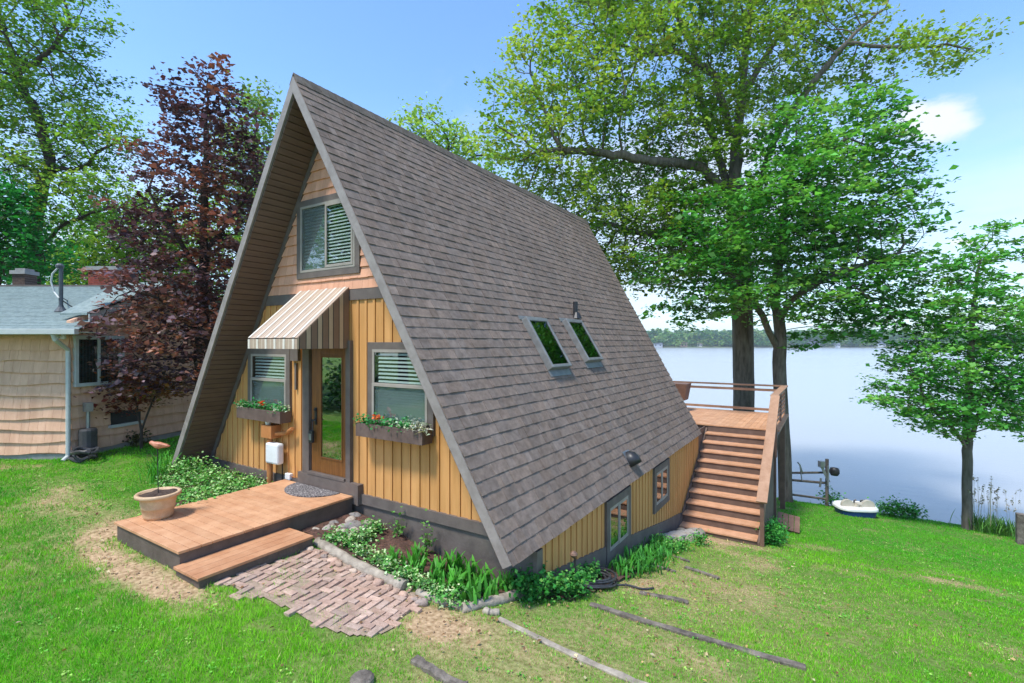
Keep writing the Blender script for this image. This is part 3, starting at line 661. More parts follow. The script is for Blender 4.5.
# little plank step lying beside the stairs
bx0, by0 = 6.78, 10.3; bzz = gz(bx0, by0)
bn = empty('plank_step', (bx0, by0, bzz), 'small grey brown plank step lying tilted in the grass right of the staircase', 'step')
mb = MB()
A = np.array([.13, .02, -.02]); up = np.array([-.12, .25, .42])
for i in range(4):
    o_ = np.array([bx0-.28+i*.145, by0-.2, bzz+.10-i*.015]); mb.obox(o_, A, np.array([-.02, .62, .26]), np.array([0, -.02, .04]))
mb.build('planks', M['raildark'], bn)
mb = MB(); mb.bar((bx0-.2, by0-.05, bzz-.1), (bx0-.2, by0-.05, bzz+.14), .06, .06, (0, 1, 0)); mb.bar((bx0+.18, by0+.1, bzz-.1), (bx0+.18, by0+.1, bzz+.16), .06, .06, (0, 1, 0)); mb.build('legs', M['raildark'], bn)

# ================================================================== NEIGHBOUR HOUSE (frame turned to face the camera)
ND = 11.2; nbx = (70-512)/F*ND; nw = cam2w(nbx, ND); NZ = -.2
nb = empty('neighbour_house', (nw[0], nw[1], NZ), 'low cream shingled house with blue grey roof at the left edge', 'house', rz=YAW)
NBM = np.array(WM(nb))
def nl(x, d, z): p = NBM[:3, :3]@np.array([x, d, z])+NBM[:3, 3]; return p     # local -> world
def nbox(mb, x0, x1, d0, d1, z0, z1, c=None):
    mb.raw([nl(*p) for p in ((x0, d0, z0), (x1, d0, z0), (x1, d1, z0), (x0, d1, z0), (x0, d0, z1), (x1, d0, z1), (x1, d1, z1), (x0, d1, z1))], MB.HEX, c)
def shakes(mb, x0, x1, G, z0, ztop, ex=.26):     # G(a, out, z) -> world point on the wall
    z = z0
    for k in range(30):
        x = x0-random.uniform(0, .2); ph = random.uniform(0, 6)
        while x < x1:
            w = random.uniform(.16, .34); a, b = max(x, x0), min(x+w-.005, x1); x += w
            if b-a < .02: continue
            wob = lambda q: .022*math.sin(q*2.2+ph)+.012*math.sin(q*5+ph*2)
            za, zb_ = z+wob(a)+random.uniform(-.006, .006), z+wob(b)
            ta, tb = min(z+ex+.03+wob(a), ztop(a)), min(z+ex+.03+wob(b), ztop(b))
            if ta < za+.02 or tb < zb_+.02: continue
            c = jit((1, 1, 1), .07)
            P = [G(a, .055, za), G(b, .055, zb_), G(b, .008, tb), G(a, .008, ta), G(a, 0, za), G(b, 0, zb_), G(b, 0, tb), G(a, 0, ta)]
            mb.raw(P, [(0, 1, 2, 3), (4, 5, 1, 0), (5, 6, 2, 1), (7, 4, 0, 3)], c)
        z += ex
EZ = 2.88      # eave height above the base
GF = lambda a, o_, z: nl(a, -o_, z)
mb = MB(); nbox(mb, -9, -.002, .002, 5, -.2, EZ); mb.build('front_wall', M['shake'], nb)
mb = MB(); shakes(mb, -9, 0.0, GF, .12, lambda q: EZ-.05); mb.build('front_shakes', M['shake'], nb)
mb = MB(); nbox(mb, -9, .012, -.02, .1, -.25, .11); mb.build('foundation', M['concrete'], nb)
UX, UD = .225, .974
GS = lambda a, o_, z: nl(UX*a+UD*o_, UD*a-UX*o_, z)      # the gable side wall, running back from the corner
gsl = .44; gpk = 2.36; gzk = 4.25
def gline(q): return gzk-abs(q-gpk)*gsl
gtop = lambda q: gline(q)-.10
SE = 4.9
mb = MB(); mb.prism([GS(.0, -.002, -.3), GS(SE, -.002, -.3), GS(SE, -.002, gtop(SE)), GS(gpk, -.002, gtop(gpk)), GS(0, -.002, gtop(0))], GS(0, -.1, 0)-GS(0, 0, 0)); mb.build('gable_wall', M['shake'], nb)
mb = MB(); shakes(mb, .0, SE, GS, .15, gtop); mb.build('gable_shakes', M['shake'], nb)
mb = MB(); mb.prism([GS(0, .02, -.3), GS(SE, .02, -.3), GS(SE, .02, .14), GS(0, .02, .14)], GS(0, -.1, 0)-GS(0, 0, 0)); mb.build('gable_foundation', M['concrete'], nb)
# main roof: sloping plane up to a ridge
sl = .285; er = .64
def rz_(d): return EZ+.02+(d+.5)*sl
RDG = 4.85
mb = MB()
def roofrow(d0, d1, xr0, xr1):
    x = -9.2
    while x < xr0-.02:
        w = random.uniform(.5, 1.0); b = min(x+w, xr0); b1 = min(x+w, xr1); a1 = min(x, xr1)
        c = tuple(np.array((1, 1, 1))*random.gauss(1, .05))
        P = [nl(x, d0, rz_(d0)+.022), nl(b, d0, rz_(d0)+.022), nl(b1, d1+.03, rz_(d1+.03)+.005), nl(a1, d1+.03, rz_(d1+.03)+.005), nl(x, d0, rz_(d0)), nl(b, d0, rz_(d0))]
        mb.raw(P, [(0, 1, 2, 3), (4, 5, 1, 0)], c); x = b
d = -.5
while d < RDG:
    d1 = min(d+.14, RDG)
    f = lambda q: er-(q+.5)*.5 if q < .87 else -.045+(q-.87)*.02
    xr0, xr1 = f(d), f(d1)
    roofrow(d, d1, xr0, xr1); d = d1
mb2 = mb
n_r = mb.build('roof', M['nroof'], nb)
mb = MB(); mb.raw([nl(-9.2, -.5, rz_(-.5)-.03), nl(er, -.5, rz_(-.5)-.03), nl(-.05, .87, rz_(.87)-.03), nl(-.02, RDG, rz_(RDG)-.03), nl(-9.2, RDG, rz_(RDG)-.03), nl(-9.2, 9, EZ), nl(0, 9, EZ)], [(0, 1, 2, 3, 4), (4, 3, 6, 5)]); mb.build('roof_deck', M['nroof'], n_r)
mb = MB(); nbox(mb, -9.2, .0, RDG-.06, RDG+.06, rz_(RDG)+.0, rz_(RDG)+.05); mb.build('ridge_cap', M['trim'], n_r)
mb = MB(); nbox(mb, -9.2, er, -.62, -.50, EZ-.09, EZ+.03); nbox(mb, -9.2, er-.02, -.50, 0, EZ-.05, EZ-.03); mb.build('gutter', M['gutter'], nb, bevel=.02)
mb = MB(); mb.tube([nl(.12, -.55, EZ-.08), nl(.12, -.5, EZ-.2), nl(.03, -.09, EZ-.42), nl(.03, -.08, EZ-.6), nl(.03, -.08, .1), nl(.03, -.22, .0)], .045, 8); mb.build('downspout', M['gutter'], nb)
# gable roof over the side wall with its pale rake board
for sg in (1, -1):
    xe = gpk+sg*(2.5 if sg > 0 else 2.22); za = gzk; ze = gline(xe)
    mb = MB(); mb.hexa([GS(gpk, .30, za-.03), GS(xe, .30, ze-.03), GS(xe, -.5, ze-.03), GS(gpk, -1.5, za-.03), GS(gpk, .30, za+.02), GS(xe, .30, ze+.02), GS(xe, -.5, ze+.02), GS(gpk, -1.5, za+.02)]); mb.build('gable_roof', M['nroof'], nb)
    mb = MB(); mb.prism([GS(gpk, .342, za-.012), GS(xe, .342, ze-.012), GS(xe, .342, ze-.19), GS(gpk, .342, za-.19)], GS(0, .03, 0)-GS(0, 0, 0)); mb.build('rake_board', M['gutter'], nb)
    mb = MB(); mb.prism([GS(gpk, .346, za+.045), GS(xe, .346, ze+.045), GS(xe, .346, ze-.010), GS(gpk, .346, za-.010)], GS(0, .05, 0)-GS(0, 0, 0)); mb.build('drip_edge', M['black'], nb)
def npt(px, py, D):
    x = (px-512)/F*D-nbx; z = CAM[2]-(py-343)/F*D-NZ; return x, z
def gbox(mb, a, b, o0, o1, z0, z1): mb.hexa([GS(a, o1, z0), GS(b, o1, z0), GS(b, o0, z0), GS(a, o0, z0), GS(a, o1, z1), GS(b, o1, z1), GS(b, o0, z1), GS(a, o0, z1)])
x0, x1, z0, z1 = .04, 1.17, 1.61, 2.78
mb = MB()
for (a, b, c, d_) in ((x0, x1, z1-.09, z1), (x0, x1, z0, z0+.08), (x0, x0+.08, z0+.08, z1-.09), (x1-.13, x1, z0+.08, z1-.09)): gbox(mb, a, b, .01, .10, c, d_)
xm = (x0+x1)/2-.03
gbox(mb, xm-.03, xm+.03, .03, .09, z0+.08, z1-.09)
wn = mb.build('window', M['gutter'], nb, bevel=.006)
mb = MB(); gbox(mb, x0+.08, x1-.13, .072, .076, z0+.08, z1-.09); mb.build('pane', M['pane'], wn)
mb = MB(); gbox(mb, x0+.08, x1-.13, .052, .056, z0+.08, z1-.09); mb.build('interior', M['dark'], wn)
mb = MB(); x = x0+.1
while x < x1-.18:
    if abs(x-xm) > .05: mb.raw([GS(x, .064, z0+.09), GS(x+.045, .060, z0+.09), GS(x+.045, .060, z1-.1), GS(x, .064, z1-.1)], [(0, 1, 2, 3)])
    x += .07
mb.build('curtain', mat('teal_curtain', (.05, .085, .09), (.035, .06, .065), 3, .8), wn)
mb = MB(); gbox(mb, .87, 1.62, .04, .062, .62, .92); bw = mb.build('basement_window', M['black'], nb)
mb = MB(); gbox(mb, .83, 1.66, .02, .10, .55, .62); mb.build('sill', M['gutter'], bw)
# chimneys and mast
def chimney(px0, px1, py0, py1, D, label, lc, cap):
    x0, z1 = npt(px0, py0, D); x1, z0 = npt(px1, py1, D); d0 = D-ND; mb = MB(); w = x1-x0
    z = z0-.6; k = 0
    while z < z1-.01:
        z2 = min(z+.075, z1); x = x0-(k % 2)*.1
        while x < x1:
            a, b = max(x, x0), min(x+.2, x1)
            if b-a > .01: nbox(mb, a+.004, b-.004, d0, d0+w, z+.004, z2-.004, jit(lc, .2))
            x += .2
        z = z2; k += 1
    nbox(mb, x0+.01, x1-.01, d0+.012, d0+w-.012, z0-.6, z1, (.3, .27, .25))
    o = mb.build('chimney', M['chim'], nb); o['label'] = label
    mb = MB(); nbox(mb, x0-.04, x1+.04, d0-.05, d0+w+.04, z1, z1+.12)
    if cap: nbox(mb, x0+.05, x1-.05, d0+.05, d0+w-.05, z1+.12, z1+.2)
    mb.build('cap', M['concrete'], o)
chimney(88, 117, 270, 288, 16.4, 'red brick chimney with grey cap', L('#9a4a3c'), False)
chimney(12, 25, 274, 282, 16.6, 'small dark brown chimney', L('#5c4a42'), True)
mD = 12.4; x0, z0 = npt(61, 308, mD); x1, z1 = npt(61, 268, mD); md = mD-ND
mb = MB(); mb.tube([nl(x0, md, rz_(md)-.05), nl(x0, md, z1)], .045, 8); mb.lathe([(.14, 0), (.12, .03), (.06, .12), (.05, .16)], nl(x0, md, rz_(md)), 10); mb.lathe([(.05, 0), (.08, .02), (.09, .07), (.05, .12), (0, .13)], nl(x0-.03, md, z1-.01), 10); ms = mb.build('service_mast', mat('mast_paint', L('#5a6066'), L('#474c52'), 5, .5), nb, smooth=False)
mb = MB(); pts = [nl(x0-.06, md, z1+.02), nl(x0-.2, md-.02, z1-.15), nl(x0-.23, md-.02, z1-.35), nl(x0-.15, md-.02, z1-.6), nl(x0, md-.06, z1-.75)]
mb.tube(pts, .02, 6); mb.build('weatherhead_cable', M['gutter'], ms)
mb = MB(); a = nl(x0, md, z1-.72); b = nl(x0-7, md+9, z1+.3)
mb.tube([a+(b-a)*t-np.array([0, 0, .5*t*(1-t)*4*.5]) for t in np.linspace(0, 1, 14)], .014, 5)
c = nl(x0+.9, md+.3, rz_(md)-.1); a2 = nl(x0, md, z1-.78)
mb.tube([a2+(c-a2)*t-np.array([0, 0, .12*4*t*(1-t)]) for t in np.linspace(0, 1, 8)], .014, 5); mb.build('power_cable', M['black'], ms)
x0, z0 = npt(163/2.85, 334, ND-.35); mb = MB()
for dx in (-.05, .09): mb.lathe([(.0, 0), (.05, .02), (.055, .07), (.035, .1), (.03, .14)], nl(x0+dx, -.3, EZ-.2), 8)
mb.build('floodlight', M['white'], nb)
# utility things by the corner
g0 = nl(.27, .16, 0); gg = gz(g0[0], g0[1])
ac = empty('gas_meter', (g0[0], g0[1], gg), 'grey cylindrical canister with pipe beside the white downspout', 'meter')
mb = MB(); mb.lathe([(.17, -.1), (.17, .62), (.15, .66), (0, .67)], (g0[0], g0[1], gg), 14); mb.build('canister', mat('canister_grey', L('#4c4a4a'), L('#3a3838'), 5, .6), ac)
mb = MB(); mb.tube([(g0[0], g0[1], gg+.66), (g0[0], g0[1], gg+1.05)], .04, 8); mb.box(g0[0]-.09, g0[0]+.09, g0[1]-.07, g0[1]+.07, gg+1.05, gg+1.25); mb.build('meter_head', M['metal'], ac)
g1 = nl(.38, -.12, 0); gg = gz(g1[0], g1[1])
mb = MB(); r = random.Random(3)
for k in range(5):
    c0 = np.array([g1[0]+r.uniform(-.15, .25), g1[1]+r.uniform(-.1, .1), gg+.05+.05*k]); R_ = r.uniform(.15, .25)
    mb.tube([c0+np.array([R_*1.4*math.cos(a), R_*math.sin(a), .03*math.sin(3*a+k)]) for a in np.linspace(0, 6.2, 20)], .035, 6)
o = mb.build('drain_hose', M['hose'], loc=(g1[0], g1[1], gg)); tag(o, 'coiled black corrugated drain hose at the foot of the white downspout', 'hose')

# ================================================================== TERRAIN, LAKE
def axis(lo, hi, f0, f1, fine, coarse):
    a = list(np.arange(f0, f1+1e-6, fine)); s = fine
    x = f0
    while x > lo: s = min(s*1.25, coarse); x -= s; a.insert(0, x)
    s = fine; x = f1
    while x < hi: s = min(s*1.25, coarse); x += s; a.append(x)
    return np.array(a)
gx_ = axis(-160, 160, -14, 16, .16, 8); gy_ = axis(-60, 22, -9, 20.5, .16, 6)
X, Y = np.meshgrid(gx_, gy_); Z = ground(X, Y)
V = np.stack([X.ravel(), Y.ravel(), Z.ravel()], 1); nx = len(gx_); ny = len(gy_)
I = np.arange(nx*ny).reshape(ny, nx); Fc = np.stack([I[:-1, :-1], I[:-1, 1:], I[1:, 1:], I[1:, :-1]], -1).reshape(-1, 4)
def inpoly(x, y, poly):
    x = np.asarray(x); y = np.asarray(y); c = np.zeros(x.shape, bool); n = len(poly)
    for i in range(n):
        x0, y0 = poly[i]; x1, y1 = poly[(i+1) % n]
        k = ((y0 > y) != (y1 > y)) & (x < (x1-x0)*(y-y0)/(y1-y0+1e-12)+x0); c ^= k
    return c
PATIO = [(1.38, -2.72), (1.36, -1.36), (1.75, -1.22), (3.42, -1.16), (3.5, -1.5), (3.72, -2.05), (3.5, -2.38), (3.0, -2.50), (2.5, -2.52), (1.9, -2.6)]
BED = [(.80, -.02), (.80, -1.15), (1.45, -1.22), (3.95, -1.0), (4.25, .35), (4.36, -.02)]
BEDL = [(-1.2, -.02), (-1.2, -1.6), (-2.2, -1.75), (-4.4, -1.0), (-4.5, -.02)]
BEDR = [(4.40, .0), (4.8, .25), (4.95, 2.1), (5.0, 4.2), (4.75, 5.6), (5.0, 7.3), (4.40, 7.4)]
def blob(x, y, cx, cy, rx, ry): return np.exp(-(((x-cx)/rx)**2+((y-cy)/ry)**2))
def soilmask(x, y):      # bare soil beside the deck, worn turf elsewhere: 0 lush .. 1 bare
    n = fbm(x, y, 1.4, 9)
    s = .95*blob(x, y, -.2, -3.12, 1.4, .30)+.9*blob(x, y, 1.2, -3.05, .7, .28)+.9*blob(x, y, -1.6, -2.3, .35, .6)
    s += .8*blob(x, y, 3.9, -1.5, .6, .45)+.7*blob(x, y, 5.0, 6.7, .7, .6)+.75*blob(x, y, 5.6, 7.1, 1.1, .35)
    s += .14*blob(x, y, 4.6, -1.6, 1.8, 1.4)+.12*blob(x, y, 6.0, 1.2, 2.2, 2.2)+.55*blob(x, y, -3.6, -2.7, 1.4, .4)
    s += .7*blob(x, y, 9.8, 7.3, 1.1, .35)+.35*blob(x, y, 5.9, 3.0, 1.3, 1.3)+.4*blob(x, y, 8, 6.3, .6, .3)
    s = s*(.2+.8*n+.8*vnoise(x, y, 5.5, 61))
    s += np.clip((fbm(x, y, .9, 4)-.62)*2.2, 0, .5)
    return np.clip(s, 0, 1)
def drymask(x, y):
    n = .5*fbm(x, y, 2.2, 21)+.5*fbm(x, y, 6.5, 25)
    s = .72*blob(x, y, 5.1, -1.6, 1.8, 1.4)+.6*blob(x, y, 5.9, 1.8, 2.1, 2.4)+.5*blob(x, y, 5.8, 5.5, 1.4, 2.0)+.4*blob(x, y, -1.0, -3.8, 2, .9)+.35*blob(x, y, 8.3, 4, 1.6, 2)
    return np.clip(s*(.35+1.1*n)+.5*np.clip(n-.58, 0, 1), 0, 1)
sm = soilmask(X.ravel(), Y.ravel()); dm = drymask(X.ravel(), Y.ravel())
gcol = np.stack([sm, dm, np.zeros_like(sm)], 1)
m, nt, N, K = nt_new('lawn_soil'); out = N.new('ShaderNodeOutputMaterial'); p = N.new('ShaderNodeBsdfPrincipled'); K.new(p.outputs[0], out.inputs[0]); p.inputs['Roughness'].default_value = .95; p.inputs['Specular IOR Level'].default_value = .1
tc = N.new('ShaderNodeTexCoord'); n1 = N.new('ShaderNodeTexNoise'); n1.inputs['Scale'].default_value = 18; n1.inputs['Detail'].default_value = 8; K.new(tc.outputs['Object'], n1.inputs['Vector'])
n2 = N.new('ShaderNodeTexNoise'); n2.inputs['Scale'].default_value = 3; n2.inputs['Detail'].default_value = 6; K.new(tc.outputs['Object'], n2.inputs['Vector'])
ra = N.new('ShaderNodeValToRGB'); e = ra.color_ramp.elements; e[0].position = .35; e[0].color = (.075, .15, .022, 1); e[1].position = .7; e[1].color = (.13, .24, .04, 1); K.new(n1.outputs['Fac'], ra.inputs[0])
rb = N.new('ShaderNodeValToRGB'); e = rb.color_ramp.elements; e[0].position = .3; e[0].color = (*L('#8a6f50'), 1); e[1].position = .7; e[1].color = (*L('#c9ac88'), 1); K.new(n1.outputs['Fac'], rb.inputs[0])
av = N.new('ShaderNodeAttribute'); av.attribute_name = 'col'; sp_ = N.new('ShaderNodeSeparateColor'); K.new(av.outputs['Color'], sp_.inputs[0])
ma = N.new('ShaderNodeMath'); ma.operation = 'ADD'; K.new(sp_.outputs[0], ma.inputs[0]); mm_ = N.new('ShaderNodeMath'); mm_.operation = 'MULTIPLY'; mm_.inputs[1].default_value = .45; K.new(sp_.outputs[1], mm_.inputs[0]); K.new(mm_.outputs[0], ma.inputs[1])
mb_ = N.new('ShaderNodeMath'); mb_.operation = 'MULTIPLY_ADD'; mb_.inputs[1].default_value = .7; mb_.inputs[2].default_value = -.35; K.new(n2.outputs['Fac'], mb_.inputs[0]); mc_ = N.new('ShaderNodeMath'); mc_.operation = 'ADD'; mc_.use_clamp = True; K.new(ma.outputs[0], mc_.inputs[0]); K.new(mb_.outputs[0], mc_.inputs[1])
mx = N.new('ShaderNodeMix'); mx.data_type = 'RGBA'; K.new(mc_.outputs[0], mx.inputs[0]); K.new(ra.outputs[0], mx.inputs[6]); K.new(rb.outputs[0], mx.inputs[7]); K.new(mx.outputs[2], p.inputs['Base Color'])
bp = N.new('ShaderNodeBump'); bp.inputs['Strength'].default_value = .7; bp.inputs['Distance'].default_value = .02; K.new(n1.outputs['Fac'], bp.inputs['Height']); K.new(bp.outputs[0], p.inputs['Normal'])
gobj = npmesh('ground', V, Fc, gcol, m, smooth=True); gobj['kind'] = 'structure'
# mulch / soil beds as sheets over the ground
def sheet(name, poly, m, h, cell=.07, r=.02, seed=0):
    xs = [p[0] for p in poly]; ys_ = [p[1] for p in poly]
    ax = np.arange(min(xs), max(xs), cell); ay = np.arange(min(ys_), max(ys_), cell); A, B = np.meshgrid(ax, ay)
    ins = inpoly(A, B, poly); zz = ground(A, B)+h+r*(vnoise(A, B, 9, seed)-.3)
    I = np.arange(A.size).reshape(A.shape); q = ins[:-1, :-1] & ins[1:, 1:] & ins[1:, :-1] & ins[:-1, 1:]
    Fq = np.stack([I[:-1, :-1], I[:-1, 1:], I[1:, 1:], I[1:, :-1]], -1)[q]
    o = npmesh(name, np.stack([A.ravel(), B.ravel(), zz.ravel()], 1), Fq, None, m, smooth=True); o['kind'] = 'structure'; return o
sheet('mulch_ground', BED, M['mulch'], .05, .05, .05); sheet('mulch_ground', BEDL, M['mulch'], .03, .05, .04); sheet('mulch_ground', BEDR, M['mulch'], .03, .05, .04)
# brick patio, herringbone
sheet('patio_sand', PATIO, M['sand'], .012, .05, .012)
mb = MB(); bw_, bl_ = .098, .2
pcen = np.array([2.4, -2.0]); ang = math.radians(8); ca, sa = math.cos(ang), math.sin(ang)
for i in range(-34, 34):
    for j in range(-34, 34):
        k = (i-j) % 4
        if k == 0: w, h = bl_, bw_
        elif k in (1, 2): continue
        else: w, h = bw_, bl_
        # herringbone cell: horizontals at k==0, verticals at k==2
        u = i*.1; v = j*.1
        if k == 0: uc, vc = u+.1, v+.05
        else: uc, vc = u+.05, v+.1
        x = pcen[0]+uc*ca-vc*sa; y = pcen[1]+uc*sa+vc*ca
        if not inpoly(np.array([x+random.gauss(0, .05)]), np.array([y+random.gauss(0, .05)]), PATIO)[0]: continue
        if random.random() < .03 or (not inpoly(np.array([x]), np.array([y+.12]), PATIO)[0] and random.random() < .3) or (not inpoly(np.array([x-.02]), np.array([y-.15]), PATIO)[0] and random.random() < .55): continue
        z = float(ground(x, y))+.010+random.gauss(0, .003)
        tx, ty = random.gauss(0, .025), random.gauss(0, .025); rot = ang+random.gauss(0, .03)
        c = random.choice([L('#b58c7c'), L('#a97f70'), L('#c09a88'), L('#9d776b'), L('#c9a998'), L('#a88d82'), L('#b0826c')]); c = jit(tuple((.45*q+.55*w_) for q, w_ in zip(c, L('#c2ab98'))), .16)
        cr, sr = math.cos(rot), math.sin(rot)
        P = []
        for (zz) in (-.05, .018):
            for (a, b) in ((-1, -1), (1, -1), (1, 1), (-1, 1)):
                q = a*(w/2-.005); t = b*(h/2-.005); P.append((x+q*cr-t*sr, y+q*sr+t*cr, z+zz+tx*q+ty*t))
        mb.raw(P, MB.HEX, c)
o = mb.build('brick_path', M['brick'], bevel=.004); o['kind'] = 'structure'
# lake
m, nt, N, K = nt_new('lake_water'); out = N.new('ShaderNodeOutputMaterial'); p = N.new('ShaderNodeBsdfPrincipled'); K.new(p.outputs[0], out.inputs[0])
p.inputs['Base Color'].default_value = (.33, .335, .335, 1); p.inputs['Roughness'].default_value = .22; p.inputs['IOR'].default_value = 1.33; p.inputs['Specular IOR Level'].default_value = .8
tc = N.new('ShaderNodeTexCoord'); mp = N.new('ShaderNodeMapping'); mp.inputs['Scale'].default_value = (.5, 1.3, 1); mp.inputs['Rotation'].default_value = (0, 0, .35); K.new(tc.outputs['Object'], mp.inputs[0])
n1 = N.new('ShaderNodeTexNoise'); n1.inputs['Scale'].default_value = 1.6; n1.inputs['Detail'].default_value = 4; n1.inputs['Distortion'].default_value = .4; K.new(mp.outputs[0], n1.inputs['Vector'])
n3 = N.new('ShaderNodeTexNoise'); n3.inputs['Scale'].default_value = .05; n3.inputs['Detail'].default_value = 3; K.new(mp.outputs[0], n3.inputs['Vector'])
ml = N.new('ShaderNodeMath'); ml.operation = 'MULTIPLY'; K.new(n1.outputs['Fac'], ml.inputs[0]); K.new(n3.outputs['Fac'], ml.inputs[1])
bp = N.new('ShaderNodeBump'); bp.inputs['Strength'].default_value = .4; bp.inputs['Distance'].default_value = .07; K.new(ml.outputs[0], bp.inputs['Height']); K.new(bp.outputs[0], p.inputs['Normal'])
WZ = -4.62
mb = MB(); mb.face([(-4000, 10, WZ), (4000, 10, WZ), (4000, 6000, WZ), (-4000, 6000, WZ)]); o = mb.build('lake_water', m); o['kind'] = 'structure'
# far shore
FD = 760
xs_ = np.linspace(-900, 1500, 120); V = []; Fq = []
for i, x in enumerate(xs_):
    prof = [(0, -.3), (6, 1.0), (25, 3.5), (80, 7+3*vnoise(x, 0, .01)), (200, 12+6*vnoise(x, 3, .006)), (500, 8)]
    wob = 14*(vnoise(x, 9, .02)-.5)
    for (d, z) in prof:
        q = cam2w(x, FD+d+wob); V.append((q[0], q[1], WZ+z))
Fq = [(i*6+j, (i+1)*6+j, (i+1)*6+j+1, i*6+j+1) for i in range(119) for j in range(5)]
o = npmesh('far_hills', V, Fq, None, mat('far_ground', (.08, .13, .03), (.16, .17, .07), .05, .95)); o['kind'] = 'structure'
r = np.random.RandomState(5); sets = []
n = 1500; tx = r.uniform(-260, 900, n); td = FD+20+r.uniform(0, 1, n)**1.6*230; th_ = r.uniform(12, 22, n); tw = th_*r.uniform(.35, .6, n)
front = r.rand(n) < .25; th_[front] *= .55; td[front] = FD+r.uniform(6, 22, front.sum())
tz = WZ+np.interp(td-FD, [0, 25, 80, 200, 500], [.5, 3, 8, 13, 8])
base = np.array([L('#4f7d3a'), L('#5f8f42'), L('#3f6b38'), L('#7ba04c'), L('#486f45'), L('#8aa758')])[r.randint(0, 6, n)]
per = 34; pp = r.normal(0, 1, (n, per, 3)); pp /= np.linalg.norm(pp, axis=2)[..., None]; pp *= r.uniform(.5, 1, (n, per, 1))
xx = tx[:, None]+pp[..., 0]*tw[:, None]; dd = td[:, None]+pp[..., 1]*tw[:, None]; zz = tz[:, None]+th_[:, None]*.55+pp[..., 2]*th_[:, None]*.48
P = np.stack([CAM[0]+xx*CY_-dd*SY_, CAM[1]+xx*SY_+dd*CY_, zz], -1).reshape(-1, 3)
v, f, c = quads(P, np.repeat(th_*.34, per)*r.uniform(.6, 1.2, n*per), np.repeat(base*1.0, per, axis=0), r, .45, .4, 0, .15)
o = npmesh('far_wood', v, f, c, M['leaf']); tag(o, 'green wooded far shore across the lake', 'trees', kind='stuff')
def farhouse(px, w, h, D, wc, rc, label, gable=True):
    q = cam2w((px-512)/F*D, D); z = WZ+1.6; o = empty('shore_house', (q[0], q[1], z), label, 'house', 'houses on the far shore', rz=YAW)
    mw = np.array(WM(o)); g = lambda x, d, zz: mw[:3, :3]@np.array([x, d, zz])+mw[:3, 3]
    mb = MB(); mb.raw([g(*p) for p in ((-w/2, 0, -3), (w/2, 0, -3), (w/2, 8, -3), (-w/2, 8, -3), (-w/2, 0, h), (w/2, 0, h), (w/2, 8, h), (-w/2, 8, h))], MB.HEX); mb.build('wall', mat('far_wall', wc), o)
    mb = MB(); rr = h*.55
    if gable: P = [(-w/2-.6, -.6, h), (w/2+.6, -.6, h), (w/2+.6, 8.6, h), (-w/2-.6, 8.6, h), (-w/2-.6, 4, h+rr), (w/2+.6, 4, h+rr)]; Fc = [(0, 1, 5, 4), (2, 3, 4, 5), (1, 2, 5), (3, 0, 4), (3, 2, 1, 0)]
    else: P = [(-w/2-.6, -.6, h), (w/2+.6, -.6, h), (w/2+.6, 8.6, h), (-w/2-.6, 8.6, h), (0, -.6, h+w*.32), (0, 8.6, h+w*.32)]; Fc = [(0, 1, 4), (1, 2, 5, 4), (2, 3, 5), (3, 0, 4, 5), (3, 2, 1, 0)]
    mb.raw([g(*p) for p in P], Fc); mb.build('roof', mat('far_roof', rc), o)
    for k in range(max(2, int(w/5))):
        xw = -w/2+(k+.5)*w/max(2, int(w/5)); mb = MB(); mb.raw([g(*p) for p in ((xw-.9, -.05, h*.25), (xw+.9, -.05, h*.25), (xw+.9, .05, h*.25), (xw-.9, .05, h*.25), (xw-.9, -.05, h*.75), (xw+.9, -.05, h*.75), (xw+.9, .05, h*.75), (xw-.9, .05, h*.75))], MB.HEX); mb.build('window', M['black'], o)
farhouse(658, 14, 4, FD+4, L('#b9bcc0'), L('#6a6f78'), 'pale grey low house on the far shore just right of the roof slope')
farhouse(684, 10, 5, FD+4, L('#c7a287'), L('#8b6f60'), 'tan gabled house on the far shore above the deck rail', False)
farhouse(815, 16, 5, FD+4, L('#9aa0a6'), L('#5f646c'), 'broad grey house on the far shore right of the twin trunks', False)
farhouse(700, 7, 3.5, FD+4, L('#d8d2c8'), L('#7c6a60'), 'tiny cream cottage on the far shore beside the tan house')
farhouse(838, 7, 3.5, FD+4, L('#cfd2d4'), L('#8b8f96'), 'small pale cottage on the far shore next to the broad grey house')
farhouse(882, 12, 4.5, FD+4, L('#e4e6e8'), L('#8a94a4'), 'white house on the far shore with bluish roof, under the maple boughs', False)
farhouse(912, 16, 4.5, FD+4, L('#eceeef'), L('#a8aeb8'), 'long white house on the far shore left of the young tree')
